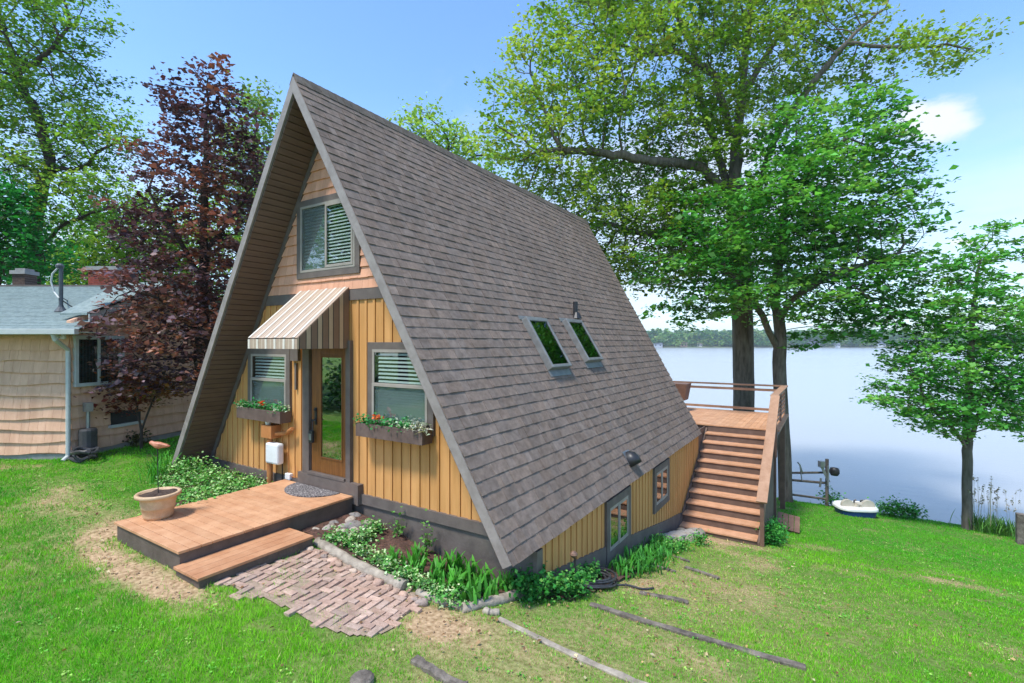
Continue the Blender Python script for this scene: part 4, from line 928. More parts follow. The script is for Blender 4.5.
#PART3
# ================================================================== STONES, LOGS, TIMBERS
def stone_mesh(seed, sx, sy, sz):
    r = np.random.RandomState(seed); mb = MB(); n, k = 14, 8; V = []
    ph = r.uniform(0, 6, 6)
    for i in range(k+1):
        th = math.pi*i/k
        for j in range(n):
            a = 2*math.pi*j/n
            q = 1+.14*math.sin(2*a+ph[0]+th)+.08*math.sin(3*a+ph[1])*math.sin(th*2+ph[2])+.04*math.sin(5*a+ph[3]+2*th)
            V.append((sx*q*math.sin(th)*math.cos(a), sy*q*math.sin(th)*math.sin(a), sz*q*math.copysign(abs(math.cos(th))**.8, math.cos(th))))
    mb.raw(V, [(i*n+j, (i+1)*n+j, (i+1)*n+(j+1) % n, i*n+(j+1) % n) for i in range(k) for j in range(n)]); return mb
def stone_row(pts, cols, sizes, group, labf, seed):
    r = random.Random(seed)
    for i, (x, y) in enumerate(pts):
        s = sizes[0]+(sizes[1]-sizes[0])*r.random(); mb = stone_mesh(seed+i, s*r.uniform(.9, 1.35), s*r.uniform(.75, 1), s*r.uniform(.55, .8)); c = jit(L(r.choice(cols)), .12)
        mb.c = [c]*len(mb.c); a = r.uniform(0, 6.28)
        o = mb.build('garden_stone', M['stonec'], smooth=True); o.location = (x, y, gz(x, y)+s*.35); o.rotation_euler = (r.uniform(-.2, .2), r.uniform(-.2, .2), a)
        tag(o, labf(i), 'stone', group)
M['stonec'] = mat('rounded_stone', (1, 1, 1), (.72, .7, .68), 9, .85, .6, 40, attr='col'); 
def lerp(a, b, t): return tuple(np.array(a)*(1-t)+np.array(b)*t)
pts = [lerp((1.42, -1.40), (3.55, -1.32), t+random.uniform(-.015, .015)) for t in np.linspace(0, 1, 15)]
stone_row(pts, ['#c9a893', '#b79a86', '#d2bba6', '#a8968a', '#bf9f8c'], (.05, .075), 'stones edging the brick path', lambda i: f'{ordw(i)} pinkish stone from the deck step in the row edging the brick path', 100)
pts = [(.92, -.95), (1.02, -.78), (1.10, -.58), (.93, -.62), (1.25, -.72), (1.22, -.45), (1.04, -.38), (1.36, -.55), (1.45, -.36), (.94, -.20), (1.3, -.22)]
stone_row(pts, ['#a39a90', '#8f8a85', '#b5aa9c', '#9a9088'], (.075, .125), 'grey stones heaped against the deck side', lambda i: f'rounded grey stone heaped against the deck side, {ordw(i)} counting from the path towards the wall', 200)
pts = [(4.25, .32), (4.78, 5.9), (4.9, 6.35), (4.72, 6.7), (4.95, 6.85), (4.66, 6.3), (5.05, 7.05), (4.85, 7.12)]
names = ['pale boulder tucked under the low front corner of the roof', 'flat pale rock at the near end of the rock pile by the side wall', 'long flat rock in the middle of the pile before the stairs', 'pale rock leaning on the side wall near the stair foot', 'broken pale rock on the lawn side of the pile', 'low rock behind the flat ones under the side window', 'tall pale rock nearest the bottom stair tread', 'rough rock wedged between the wall and the stair foot']
stone_row(pts, ['#8d857a', '#7d756b', '#9a9186'], (.12, .20), 'pale rocks along the side wall', lambda i: names[i], 300)
for i, (a, b, wdt) in enumerate((((4.55, 5.7), (4.85, 6.5), .16), ((4.6, 6.2), (5.0, 7.0), .14))):
    za, zb = gz(*a)+.12, gz(*b)+.14; mb = MB(); mb.bar((a[0], a[1], za), (b[0], b[1], zb), .28-.04*i, .07); o = mb.build('flat_rock', M['stone'], bevel=.02); tag(o, ['long flat slab of rock lying along the side wall before the stairs', 'second flat slab of rock, the one closer to the stair foot'][i], 'rock', 'pale rocks along the side wall')
def log(name, a, b, r0, r1, m, label, catg, group=None, flat=None, bend=.02, lift=0, seed=1):
    r = random.Random(seed); n = 12; pts = []; rad = []
    for i in range(n+1):
        t = i/n; x = a[0]+(b[0]-a[0])*t; y = a[1]+(b[1]-a[1])*t
        pts.append((x+r.uniform(-bend, bend)*.5, y+bend*math.sin(t*5+seed), gz(x, y)+lift+(r0*.45))); rad.append((r0+(r1-r0)*t)*r.uniform(.93, 1.07))
    mb = MB(); mb.tube(pts, rad, 12)
    o = mb.build(name, m, smooth=False); me = o.data; me.polygons.foreach_set('use_smooth', [len(p.vertices) == 4 for p in me.polygons]); return tag(o, label, catg, group)
log('border_log', (1.30, -1.22), (3.10, -1.20), .075, .085, M['log'], 'long pale weathered log edging the mulch bed beside the brick path', 'log', 'logs edging the flower bed', seed=2)
log('border_log', (3.30, -1.16), (3.98, -1.04), .055, .06, M['log'], 'short pale log at the outer corner of the mulch bed', 'log', 'logs edging the flower bed', seed=3)
log('border_log', (3.96, -1.08), (4.42, .62), .07, .095, M['log'], 'smooth grey log running from the bed corner to the roof foot', 'log', 'logs edging the flower bed', seed=4)
def timber(a, b, w, h, label, seed, lift=.02, m=None):
    r = random.Random(seed); n = 14; mb = MB(); P = []
    d = np.array([b[0]-a[0], b[1]-a[1]]); ln = np.linalg.norm(d); d /= ln; nn = np.array([-d[1], d[0]])
    for i in range(n+1):
        t = i/n; c = np.array(a)+d*ln*t+nn*.03*math.sin(t*4+seed); z = gz(c[0], c[1]); hw = w/2*r.uniform(.75, 1.1); hh = h*r.uniform(.7, 1.1)+lift
        P += [(c[0]-nn[0]*hw, c[1]-nn[1]*hw, z-.08), (c[0]+nn[0]*hw, c[1]+nn[1]*hw, z-.08), (c[0]+nn[0]*hw*.9, c[1]+nn[1]*hw*.9, z+hh), (c[0]-nn[0]*hw*.9, c[1]-nn[1]*hw*.9, z+hh*r.uniform(.8, 1))]
    Fc = [(i*4+j, i*4+(j+1) % 4, i*4+4+(j+1) % 4, i*4+4+j) for i in range(n) for j in range(4)]+[(3, 2, 1, 0), (n*4, n*4+1, n*4+2, n*4+3)]
    mb.raw(P, Fc); o = mb.build('landscape_timber', m or M['timber'], bevel=.008); return tag(o, label, 'timber', 'old timbers sunk in the lawn')
def gpx(px, py):     # where a line of sight meets the lawn
    d = at(px, py, 1)-CAM; t = 2.5
    for k in range(4000):
        q = CAM+d*t
        if q[2] < ground(q[0], q[1], False): break
        t += .01
    return (q[0], q[1])
TB = [((497, 621), (648, 688), .09, .012, 'pale cracked timber running from the log corner to the bottom of the picture', M['log']),
      ((590, 606), (806, 671), .09, .03, 'longest dark timber crossing the lawn, ending at the right', None),
      ((640, 593), (688, 605), .09, .03, 'short grey timber beside the hose coil', None),
      ((686, 568), (718, 580), .09, .03, 'short dark broken timber furthest from the house front, below the stairs', None),
      ((652, 566), (676, 573), .07, .02, 'thin timber sliver between the fern bed and the broken timber', None),
      ((674, 557), (690, 562), .07, .02, 'smallest dark timber nearest the rock pile', None),
      ((412, 662), (466, 688), .11, .035, 'dark rotten timber end in the lawn at the bottom edge', None)]
for i, (a, b, w, h, lab, mm) in enumerate(TB): timber(gpx(*a), gpx(*b), w, h, lab, 40+i, m=mm)
a = gpx(485, 613); log('border_log', a, (a[0]+.16, a[1]+.06), .05, .045, M['log'], 'pale broken log chip lying in the grass off the bed corner', 'log', seed=9)
a = gpx(362, 682); mb = MB(); mb.lathe([(.11, -.1), (.11, .04), (.09, .06), (0, .055)], (a[0], a[1], gz(*a)), 12); o = mb.build('timber_stub', M['timber']); tag(o, 'round dark wooden stub cut off by the bottom edge of the picture', 'stub')
# hose coil
hc = np.array(gpx(590, 583)); hz = gz(*hc)
mb = MB(); r = random.Random(5); pts = []
for k in range(150):
    a = k*.35; R_ = .27+.06*math.sin(k*.13)+.03*math.sin(a*.5); pts.append((hc[0]+R_*1.15*math.cos(a)+.04*math.sin(k*.11), hc[1]+R_*1.5*math.sin(a)+.05*math.sin(k*.07), gz(hc[0]+R_*1.15*math.cos(a), hc[1]+R_*1.5*math.sin(a))+.04+.0007*k+.012*math.sin(a*1.5)))
for t in np.linspace(0, 1, 12)[1:]: pts.append((hc[0]+.35+.5*t, hc[1]+.1+.45*t+.06*math.sin(t*6), gz(hc[0]+.35+.5*t, hc[1]+.1+.45*t)+.03))
mb.tube(pts, .018, 7); o = mb.build('garden_hose', M['hose'], smooth=True, loc=(hc[0], hc[1], hz)); tag(o, 'coiled black garden hose lying by the side wall', 'hose')
tp = np.array(gpx(546, 585)); tp = (4.62, .75); tz_ = gz(*tp)
gs_ = empty('garden_light', (tp[0], tp[1], tz_), 'thin black garden stake light by the side wall near the front roof corner', 'garden light')
mb = MB(); mb.tube([(tp[0], tp[1], tz_-.1), (tp[0], tp[1], tz_+.52)], .013, 6); mb.build('stake', M['black'], gs_)
mb = MB(); mb.lathe([(.02, 0), (.035, .02), (.06, .05), (.05, .075), (.02, .10), (0, .105)], (tp[0]-.02, tp[1], tz_+.5), 10); mb.build('lamp_head', mat('lamp_copper', (.25, .14, .09), (.08, .05, .04), 20, .5), gs_)

# ================================================================== PLANTS
def lily(seed, n=15, h=.34, w=.045, c=L('#57a52c'), spread=.14, droop=.35):
    r = np.random.RandomState(seed); V = []; Fc = []; C = []
    for i in range(n):
        a = r.uniform(0, 6.28); d = np.array([math.cos(a), math.sin(a), 0]); b0 = np.array([r.normal(0, spread*.5), r.normal(0, spread*.5), 0]); hh = h*r.uniform(.65, 1.15); le = r.uniform(.15, .6); sd = np.array([-d[1], d[0], 0]); ww = w*r.uniform(.7, 1.2); cc = np.array(c)*r.uniform(.65, 1.35)*(1+r.normal(0, .05, 3)); base = len(V); K_ = 6
        for k in range(K_):
            t = k/(K_-1); p = b0+d*(le*h*t**1.6)+np.array([0, 0, hh*(t-droop*le*t**3)]); q = ww*math.sin(math.pi*(.12+.88*t)**.9)**.8 if t < 1 else .002
            V += [p-sd*q+[0, 0, q*.35], p+sd*q+[0, 0, q*.35]]; C += [cc*(.9+.25*t)]*2
        Fc += [(base+2*k, base+2*k+1, base+2*k+3, base+2*k+2) for k in range(K_-1)]
    return np.array(V), np.array(Fc), np.clip(np.array(C), 0, 1)
def bushy(seed, n, rad, size, c1, c2=None, asp=.4, frac=.4, up=.15):
    r = np.random.RandomState(seed); s = [rnd_leafset(n, (0, 0, rad[2]*.8), rad, up, size, c1, seed, asp, .45)]
    if c2 is not None: s.append(rnd_leafset(int(n*frac), (0, 0, rad[2]*.9), rad, up, size*.8, c2, seed+1, asp, .45))
    # stems
    for i in range(10):
        a = r.uniform(0, 6.28); d = np.array([math.cos(a), math.sin(a), 0])*rad[0]*.6*r.rand(); e = d*1.4+np.array([0, 0, rad[2]*1.3]); u = np.array([-math.sin(a), math.cos(a), 0])*.004
        s.append((np.array([d*.3-u, d*.3+u, e+u, e-u]), np.array([[0, 1, 2, 3]]), np.tile(np.array(L('#5a6b35')), (4, 1))))
    return cat(s)
def protos(fn, name): return [npmesh(name, *fn(k), M['plant']) for k in range(3)]
def scatter(pr, pts, group, labf, catg, s=(.8, 1.15), seed=1):
    r = random.Random(seed)
    for i, (x, y) in enumerate(pts):
        o = pr[i % len(pr)]
        if i >= len(pr): o = o.copy(); col.objects.link(o)
        k = r.uniform(*s); o.location = (x, y, gz(x, y)+.03); o.rotation_euler = (0, 0, r.uniform(0, 6.28)); o.scale = (k, k, k*r.uniform(.9, 1.1)); tag(o, labf(i), catg, group)
        if 'roof foot' in labf(i) and labf(i).startswith('dark') or 'corner board' in labf(i): o.scale = (.95, .95, 1.1)
    for o in pr[len(pts):]: bpy.data.objects.remove(o)
G1, G2 = L('#4f9a2e'), L('#67b23c')
pts = [(2.95, -.85), (3.15, -.62), (3.35, -.85), (3.5, -.55), (3.62, -.88), (3.8, -.6), (3.75, -.3), (4.02, -.5), (4.05, -.15), (3.45, -.25), (2.75, -.60), (3.2, -.35), (3.9, -.85), (2.55, -.85)]
scatter(protos(lambda k: lily(400+k, 22, .33, .027, L('#4c9430')), 'lily_clump'), pts, 'broad leaved plants in the mulch bed', lambda i: f'{ordw(i)} upright broad leaved green clump from the roof foot of the mulch bed' if False else f'upright broad leaved clump in the mulch bed, {ordw(i)} of its patch from the log', 'plant', (.75, 1.1), 3)
pts = [(1.45, -1.0), (1.75, -.92), (2.05, -1.0), (2.35, -.98), (2.65, -1.05), (2.95, -1.06), (3.25, -1.05), (3.52, -1.05), (1.7, -.66), (3.78, -1.04), (1.55, -.34)]
scatter(protos(lambda k: bushy(430+k, 190, (.17, .15, .11), .062, L('#5d9a48'), L('#bcd69a'), .38, .6), 'variegated_plant'), pts, 'pale variegated plants along the log', lambda i: f'pale variegated leafy plant behind the border log, {ordw(i)} from the deck step', 'plant', (.7, 1.0), 5)
pts = [(2.6, -.22), (1.95, -.18)]
scatter(protos(lambda k: bushy(470+k, 70, (.10, .10, .26), .07, L('#6aa04a'), None, .35, 0, .3), 'shrub_seedling'), pts, 'thin seedlings by the front wall', lambda i: ['taller thin twiggy seedling standing by the front wall trim', 'smaller thin seedling by the front wall next to the deck'][i], 'plant', (.9, 1.2), 7)
pts = [(-1.4, -.5), (-1.55, -.95), (-1.5, -1.4), (-1.95, -.45), (-2.0, -.95), (-2.1, -1.35), (-2.5, -.5), (-2.6, -.95), (-2.55, -1.45), (-3.05, -.55), (-3.1, -1.0), (-3.55, -.6), (-3.6, -1.0), (-2.95, -1.4), (-1.35, -1.75), (-4.0, -.65)]
scatter(protos(lambda k: bushy(500+k, 260, (.27, .25, .20), .07, L('#5c9c40'), L('#b2d68a'), .4, .5), 'variegated_plant'), pts, 'pale leafy plants left of the deck', lambda i: f'pale green leafy plant left of the deck, {ordw(i)} counted from the deck edge', 'plant', (.62, .95), 9)
pts = [(-4.05, -.95), (-3.85, -1.25), (-4.3, -1.05), (-3.6, -1.4)]
scatter(protos(lambda k: lily(540+k, 26, .48, .012, L('#4f9a30'), .16), 'grass_clump'), pts, 'tall grass tufts by the left roof foot', lambda i: f'tall narrow grass tuft by the left roof foot, {ordw(i)} from the wall', 'plant', (.8, 1.1), 11)
pts = [(4.62, .30), (4.72, .58), (4.56, 1.0), (4.56, 1.45), (4.34, -.16), (4.16, -.02), (4.5, -.02)]
scatter(protos(lambda k: bushy(560+k, 240, (.15, .16, .17), .065, L('#3f8a38'), L('#6fae4e'), .42, .4), 'leafy_shrub'), pts, 'dark leafy shrubs at the side wall', lambda i: f'{ordw(i)} dark green leafy shrub between the roof foot and the hose' if i < 4 else ['dark green leafy shrub right under the roof foot', 'dark green leafy shrub just inside the log end', 'dark green leafy shrub at the house corner board'][i-4], 'shrub', (.8, 1.1), 13)
pts = [(4.78, 2.35), (4.62, 2.7), (4.95, 2.65), (4.72, 3.1), (5.0, 3.05), (4.66, 3.5), (4.95, 3.5), (4.65, 3.95), (4.9, 3.95), (4.66, 4.4), (4.85, 4.5)]
scatter(protos(lambda k: lily(590+k, 46, .25, .015, L('#438a30'), .24, .8), 'fern_clump'), pts, 'ferny clumps under the side windows', lambda i: f'arching green fern clump under the side windows, {ordw(i)} counted from the hose', 'plant', (.85, 1.25), 15)
pts = [(4.62, 4.9), (4.60, 5.25), (4.9, 4.9), (5.05, 5.3), (5.25, 6.1)]
scatter(protos(lambda k: bushy(620+k, 190, (.19, .18, .12), .06, L('#4c9639'), L('#7fb85a'), .4, .4), 'leafy_plant'), pts, 'low leafy plants before the rock pile', lambda i: f'low leafy plant before the rock pile, {ordw(i)} counted from the fern clumps', 'plant', (.8, 1.15), 17)
pts = [(6.60, 7.75), (6.62, 8.2), (6.56, 8.7), (6.5, 9.2)]
scatter(protos(lambda k: bushy(650+k, 220, (.17, .2, .24), .075, L('#3d8f35'), L('#5fae48'), .42, .4), 'leafy_shrub'), pts, 'green shrubs along the right of the stairs', lambda i: f'green shrub against the right side of the staircase, {ordw(i)} counted from the newel post', 'shrub', (.85, 1.2), 19)
pts = [tuple(gpx(px, py)) for px, py in ((866, 514), (880, 513), (892, 514), (904, 516), (826, 499))]
pts = [tuple(cam2w((px-512)/F*D, D)) for px, D in ((884, 18.9), (893, 18.8), (903, 18.7), (913, 18.6), (831, 20.2))]
scatter(protos(lambda k: bushy(680+k, 260, (.4, .35, .3), .11, L('#3f8a34'), L('#6aae4a'), .35, .4), 'shore_shrub'), pts, 'shrubs on the lake bank', lambda i: f'{ordw(i)} green shrub on the lake bank right of the pedal boat' if i < 4 else 'small green shrub at the foot of the dock rail post', 'shrub', (.8, 1.1), 21)
# reeds
pts = [tuple(cam2w((px-512)/F*D, D)) for px, D in ((978, 17.2), (986, 17.0), (994, 16.9), (1002, 16.8), (1009, 16.7))]
def reedset(seed):
    r = np.random.RandomState(seed); V, Fc, C = lily(seed, 70, .55, .018, L('#5a8a3a'), .5, .3); S = [(V, Fc, C)]
    for i in range(9):
        b0 = np.array([r.normal(0, .22), r.normal(0, .2), 0]); h = r.uniform(.9, 1.7); e = b0+np.array([r.normal(0, .12), r.normal(0, .1), h]); u = np.array([CY_, SY_, 0])*.008
        S.append((np.array([b0-u, b0+u, e+u*.6, e-u*.6]), np.array([[0, 1, 2, 3]]), np.tile(L('#b8a888'), (4, 1)))); p = rnd_leafset(7, e, (.03, .03, .10), .6, .09, L('#b5a284'), seed+i, .2, .2); S.append(p)
    return cat(S)
scatter([npmesh('reed_clump', *reedset(700+k), M['reed']) for k in range(3)], pts, 'dry reeds on the lake bank', lambda i: f'clump of tall dry reeds right of the young tree, {ordw(i)} from its trunk', 'reeds', (.9, 1.1), 23)

# ================================================================== SHORE THINGS
# dock rail section and outboard
PX = lambda px, py, D: at(px, py, D)
p0 = PX(827, 503, 20.0); g0 = gz(p0[0], p0[1])
rf = empty('dock_rails', (p0[0], p0[1], g0), 'grey wooden dock rail section with one post at the lake edge', 'rail fence')
mb = MB(); mb.tube([(p0[0], p0[1], g0-.4), tuple(PX(827, 459, 20.0))], .065, 10); mb.build('post', M['bark'], rf)
for (l, rr_, th_) in (((780, 473), (825, 472.5), .045), ((780, 479), (826, 483), .05), ((780, 493), (826, 499), .045)):
    a = PX(l[0], l[1], 20.6); b = PX(rr_[0], rr_[1], 20.0); mb = MB(); mb.tube([a, b], th_, 8); mb.build('rail', M['bark'], rf)
a = PX(782, 473, 20.55)
mb = MB(); mb.tube([(a[0], a[1], gz(a[0], a[1])-.3), tuple(PX(782, 462, 20.55))], .08, 8); mb.build('post', M['bark'], rf)
om = empty('outboard_motor', tuple(PX(830, 470, 19.8)), 'small black outboard motor clamped to the top of the dock rail post', 'motor')
mb = MB(); mb.lathe([(0, -.17), (.09, -.16), (.13, -.06), (.13, .06), (.10, .15), (0, .17)], tuple(PX(834.5, 471.5, 19.75)), 12, sx=1.35); mb.build('engine_cover', M['black'], om, smooth=True)
mb = MB(); mb.bar(PX(821, 465, 19.85), PX(829, 482, 19.75), .07, .10); mb.tube([PX(828, 466, 19.7), PX(828, 486, 19.7)], .04, 8); mb.tube([PX(821, 478, 19.85), PX(820, 487, 19.85)], .04, 8); mb.build('shaft', M['metal'], om)
mb = MB(); mb.bar(PX(819, 464, 19.85), PX(824, 464, 19.85), .2, .26); mb.build('clamp', M['metal'], om, bevel=.02)
ck = empty('boat_cleat', tuple(PX(800, 472, 20.3)), 'thin forked metal crank on the top dock rail', 'crank')
mb = MB(); mb.tube([PX(803, 474, 20.3), PX(800, 465, 20.3), PX(797.5, 462, 20.3)], .03, 6); mb.tube([PX(800, 466, 20.3), PX(802, 481, 20.25)], .025, 6); mb.build('crank_bar', M['metal'], ck)
# pedal boat
bc = PX(855, 512, 18.3); g0 = gz(bc[0], bc[1])+.08
bt = empty('pedal_boat', (bc[0], bc[1], g0), 'white and blue pedal boat with beige seats beached on the lawn by the lake', 'boat', rz=YAW-.12); bt.scale = (.8, .8, .8)
bm = np.array(WM(bt)); bl = lambda x, d, z: bm[:3, :3]@np.array([x, d, z])+bm[:3, 3]
hw_, hd_ = .83, .62
def ring(z, k, n=28): 
    out = []
    for j in range(n):
        a = 2*math.pi*j/n; c_, s_ = math.cos(a), math.sin(a); out.append(bl(hw_*k*math.copysign(abs(c_)**.55, c_), hd_*k*math.copysign(abs(s_)**.7, s_), z))
    return out
n = 28
def loft(rs, cap=True):
    mb = MB(); V = [p for r_ in rs for p in r_]; Fc = [(i*n+j, i*n+(j+1) % n, (i+1)*n+(j+1) % n, (i+1)*n+j) for i in range(len(rs)-1) for j in range(n)]
    Fc.append(tuple(range((len(rs)-1)*n, len(rs)*n))); mb.raw(V, Fc); return mb
loft([ring(-.2, .84), ring(.0, .92), ring(.2, .97)]).build('lower_hull', M['hullb'], bt, smooth=False)
loft([ring(.2, 1.0), ring(.23, 1.03), ring(.30, 1.02), ring(.36, .95), ring(.34, .85)]).build('upper_hull', M['hullw'], bt)
for sx_ in (-.42, .46):
    mb = MB(); V = []
    for dd in (-.1, .05):
        for j in range(11): a = math.pi*j/10; V.append(bl(sx_-.27*math.cos(a), dd-.15, .30+.34*math.sin(a)**.7))
    mb.raw(V, [(j, j+1, 12+j, 11+j) for j in range(10)]+[tuple(range(11)), tuple(range(21, 10, -1))]); mb.build('seat_back', M['seat'], bt)
mb = MB(); mb.tube([bl(-.08, -.2, .3), bl(-.02, -.22, .46), bl(.1, -.22, .46), bl(.16, -.2, .3)], .09, 8); mb.build('console', M['seat'], bt)
for sx_ in (.0, .28, .4):
    mb = MB(); mb.tube([bl(sx_, .12, .30), bl(sx_+.02, .1, .52), bl(sx_+.10, .1, .55)], .03, 6); mb.build('pedal', M['black'], bt)
# post at the right edge
q = cam2w((1020.5-512)/F*15.6, 15.6); g0 = gz(*q); zt_ = CAM[2]-(513.5-343)/F*15.6
mb = MB(); mb.box(q[0]-.10, q[0]+.10, q[1]-.10, q[1]+.10, g0-.3, zt_); o = mb.build('mooring_post', M['timber'], bevel=.02, loc=(q[0], q[1], g0)); tag(o, 'square grey wooden post at the right edge of the picture', 'post')
#PART4
# ================================================================== TREES
def colonize(A, nodes, par, step, dk, di, maxit, r, bias=(0, 0, .05)):
    nodes = [np.array(q, float) for q in nodes]; par = list(par); bias = np.array(bias)
    NP = np.array(nodes); near = np.zeros(len(A), int); dist = np.full(len(A), 1e9)
    for i in range(len(nodes)):
        d = np.linalg.norm(A-NP[i], axis=1); k = d < dist; near[k] = i; dist[k] = d[k]
    alive = dist > dk*.5; nch = {}
    for it in range(maxit):
        act = alive & (dist < di)
        if not act.any(): break
        idx = np.nonzero(act)[0]; ids = near[idx]; cur = np.array(nodes)
        v = A[idx]-cur[ids]; v /= np.linalg.norm(v, axis=1)[:, None]+1e-9
        u, inv = np.unique(ids, return_inverse=True); S = np.zeros((len(u), 3)); np.add.at(S, inv, v)
        new = []
        for k, nid in enumerate(u):
            if nch.get(nid, 0) >= 4: alive[(near == nid) & (dist < di)] = False; continue
            d = S[k]; L_ = np.linalg.norm(d)
            d = d/(L_+1e-9)+bias+r.normal(0, .16, 3); d /= np.linalg.norm(d)
            p = nodes[nid]+d*step; nodes.append(p); par.append(int(nid)); new.append(len(nodes)-1); nch[nid] = nch.get(nid, 0)+1
        for j in new:
            d = np.linalg.norm(A-nodes[j], axis=1); k = d < dist; near[k] = j; dist[k] = d[k]
        alive &= dist > dk
    return np.array(nodes), np.array(par)
def tree(name, label, cat_, base, guides, blobs, r0, bark, leafm, cols, nclump, per, lsize, lper, seed, step=.4, dk=.5, spread=(.3, .3, .2), flat=.5, asp=.4, group=None, tip=.010, thr=.022, clump_r=.75, expo=2.35, cj=.2, up=0.0):
    r = np.random.RandomState(seed); base = np.array(base, float)
    nodes = [base]; par = [-1]
    for g in guides:             # each guide: (index of parent guide or -1 for base, fraction, list of world points)
        pid = g[0]
        pts = [np.array(p, float) for p in g[1]]
        if pid >= 0:
            j = int(np.argmin(np.linalg.norm(np.array(nodes)-pts[0], axis=1)))
        else: j = 0
        prev = nodes[j]
        for p in pts[(1 if pid >= 0 else 0):]:
            n = max(1, int(np.linalg.norm(p-prev)/step))
            a = prev.copy()
            for k in range(n):
                q = a+(p-a)*(k+1)/n+(r.normal(0, .05, 3)*step if k < n-1 else 0); nodes.append(q); par.append(j); j = len(nodes)-1
            prev = p
    vol = np.array([b[1][0]*b[1][1]*b[1][2] for b in blobs])**.68; vol = vol*np.array([b[2] if len(b) > 2 else 1 for b in blobs]); cnt = np.maximum(1, np.round(nclump*vol/vol.sum())).astype(int)
    A = []; 
    for b, c in zip(blobs, cnt):
        d = r.normal(0, 1, (c, 3)); d /= np.linalg.norm(d, axis=1)[:, None]; d *= r.uniform(.25, 1, (c, 1))**.5
        cc = d@np.diag(b[1]); w = np.stack([b[0][0]+cc[:, 0]*CY_-cc[:, 1]*SY_, b[0][1]+cc[:, 0]*SY_+cc[:, 1]*CY_, b[0][2]+cc[:, 2]], 1)
        A.append(w)
    cl = np.concatenate(A); A = (cl[:, None]+r.normal(0, clump_r*.5, (len(cl), per, 3))*np.array([1, 1, .6])).reshape(-1, 3)
    nd, pr_ = colonize(A, nodes, par, step, dk, 60, 120, r)
    n = len(nd); ch = [[] for _ in range(n)]
    for i in range(1, n): ch[pr_[i]].append(i)
    rad = np.zeros(n)
    acc = np.zeros(n)
    for i in range(n-1, 0, -1):
        if acc[i] == 0: acc[i] = tip**expo
        acc[pr_[i]] += acc[i]
    order = range(n); rad = np.where(acc > 0, acc, tip**expo)**(1/expo)
    rad = tip+(r0-tip)*(np.maximum(rad-tip, 0)/max(rad[0]-tip, 1e-6))**1.1; rad[0] = r0*1.25
    rad = np.minimum(rad, r0*1.25)
    P = nd.copy()
    for _ in range(2):
        Q = P.copy()
        for i in range(1, n):
            c = ch[i]
            if c: Q[i] = .5*P[i]+.25*P[pr_[i]]+.25*P[c].mean(0)
        P = Q
    V = []; Fc = []; stack = [(0, c) for c in ch[0]]
    while stack:
        p0, i = stack.pop(); chain = [p0, i]
        while ch[chain[-1]]:
            cs = sorted(ch[chain[-1]], key=lambda q: -rad[q]); 
            for q in cs[1:]: stack.append((chain[-1], q))
            chain.append(cs[0])
        rr = [min(rad[chain[0]], rad[chain[1]]*1.15)]+[rad[q] for q in chain[1:]]
        if chain[0] == 0: rr[0] = rad[0]
        m_ = rr[0]; s = 10 if m_ > .12 else 6 if m_ > .04 else 4 if m_ > .018 else 3
        pts = P[chain]; t0 = pts[1]-pts[0]; t0 = t0/(np.linalg.norm(t0)+1e-9); u = np.cross(t0, (0, 0, 1) if abs(t0[2]) < .9 else (1, 0, 0)); u /= np.linalg.norm(u)+1e-9
        b0 = len(V); kk = len(chain)
        for q in range(kk):
            t = pts[min(q+1, kk-1)]-pts[max(q-1, 0)]; t = t/(np.linalg.norm(t)+1e-9); u = u-t*np.dot(u, t); u /= np.linalg.norm(u)+1e-9; w = np.cross(t, u)
            for j in range(s):
                a = 2*math.pi*j/s; V.append(pts[q]+rr[q]*(math.cos(a)*u+math.sin(a)*w))
        for q in range(kk-1):
            for j in range(s): Fc.append((b0+q*s+j, b0+q*s+(j+1) % s, b0+(q+1)*s+(j+1) % s, b0+(q+1)*s+j))
    root = empty(name, tuple(base), label, cat_, group)
    npmesh('trunk', V, Fc, None, bark, root, smooth=True)
    ln = np.nonzero(rad < thr)[0]; ln = ln[ln > 0]
    lp = np.repeat(P[ln], lper, axis=0); tone = fbm(P[ln, 0]+P[ln, 2]*.7, P[ln, 1]-P[ln, 2]*.6, .8, seed % 9)
    cols = np.array(cols); ti = np.clip((tone*1.5-.25+r.normal(0, .10, len(ln)))*len(cols), 0, len(cols)-1.001); i0 = ti.astype(int); fr = (ti-i0)[:, None]; i1 = np.minimum(i0+1, len(cols)-1)
    cc = np.repeat(cols[i0]*(1-fr)+cols[i1]*fr, lper, axis=0)
    pos = lp+r.normal(0, 1, lp.shape)*np.array(spread)
    k_ = r.rand(len(pos)) < .10; cc[k_] = cc[k_]*np.array([1.25, .95, .8])*r.uniform(.5, .9, (k_.sum(), 1))
    v, f, c = quads(pos, lsize*np.clip(r.lognormal(-.05, .38, len(pos)), .4, 2.0), cc, r, asp, flat, up, cj)
    npmesh('crown', v, f, c, leafm, root)
    print(name, 'nodes', n, 'leaves', len(pos)); return root
def B(px, py, D, rx, ry, dz=None, w=1): k = D/F; return (at(px, py, D), (rx*k, (dz if dz else (rx+ry)/2*k), ry*k), w)
LG = [L('#5e7d22'), L('#7f9c2e'), L('#9ab03a'), L('#b4c150')]
OAK = [L('#567f28'), L('#6f9a35'), L('#8aaf42'), L('#a8c453')]
MAP = [L('#428838'), L('#559c42'), L('#6cb050'), L('#88c264')]
def gbase(px, D): q = cam2w((px-512)/F*D, D); return np.array([q[0], q[1], gz(q[0], q[1])-.25])
D0 = 22.0
b = gbase(744, D0)
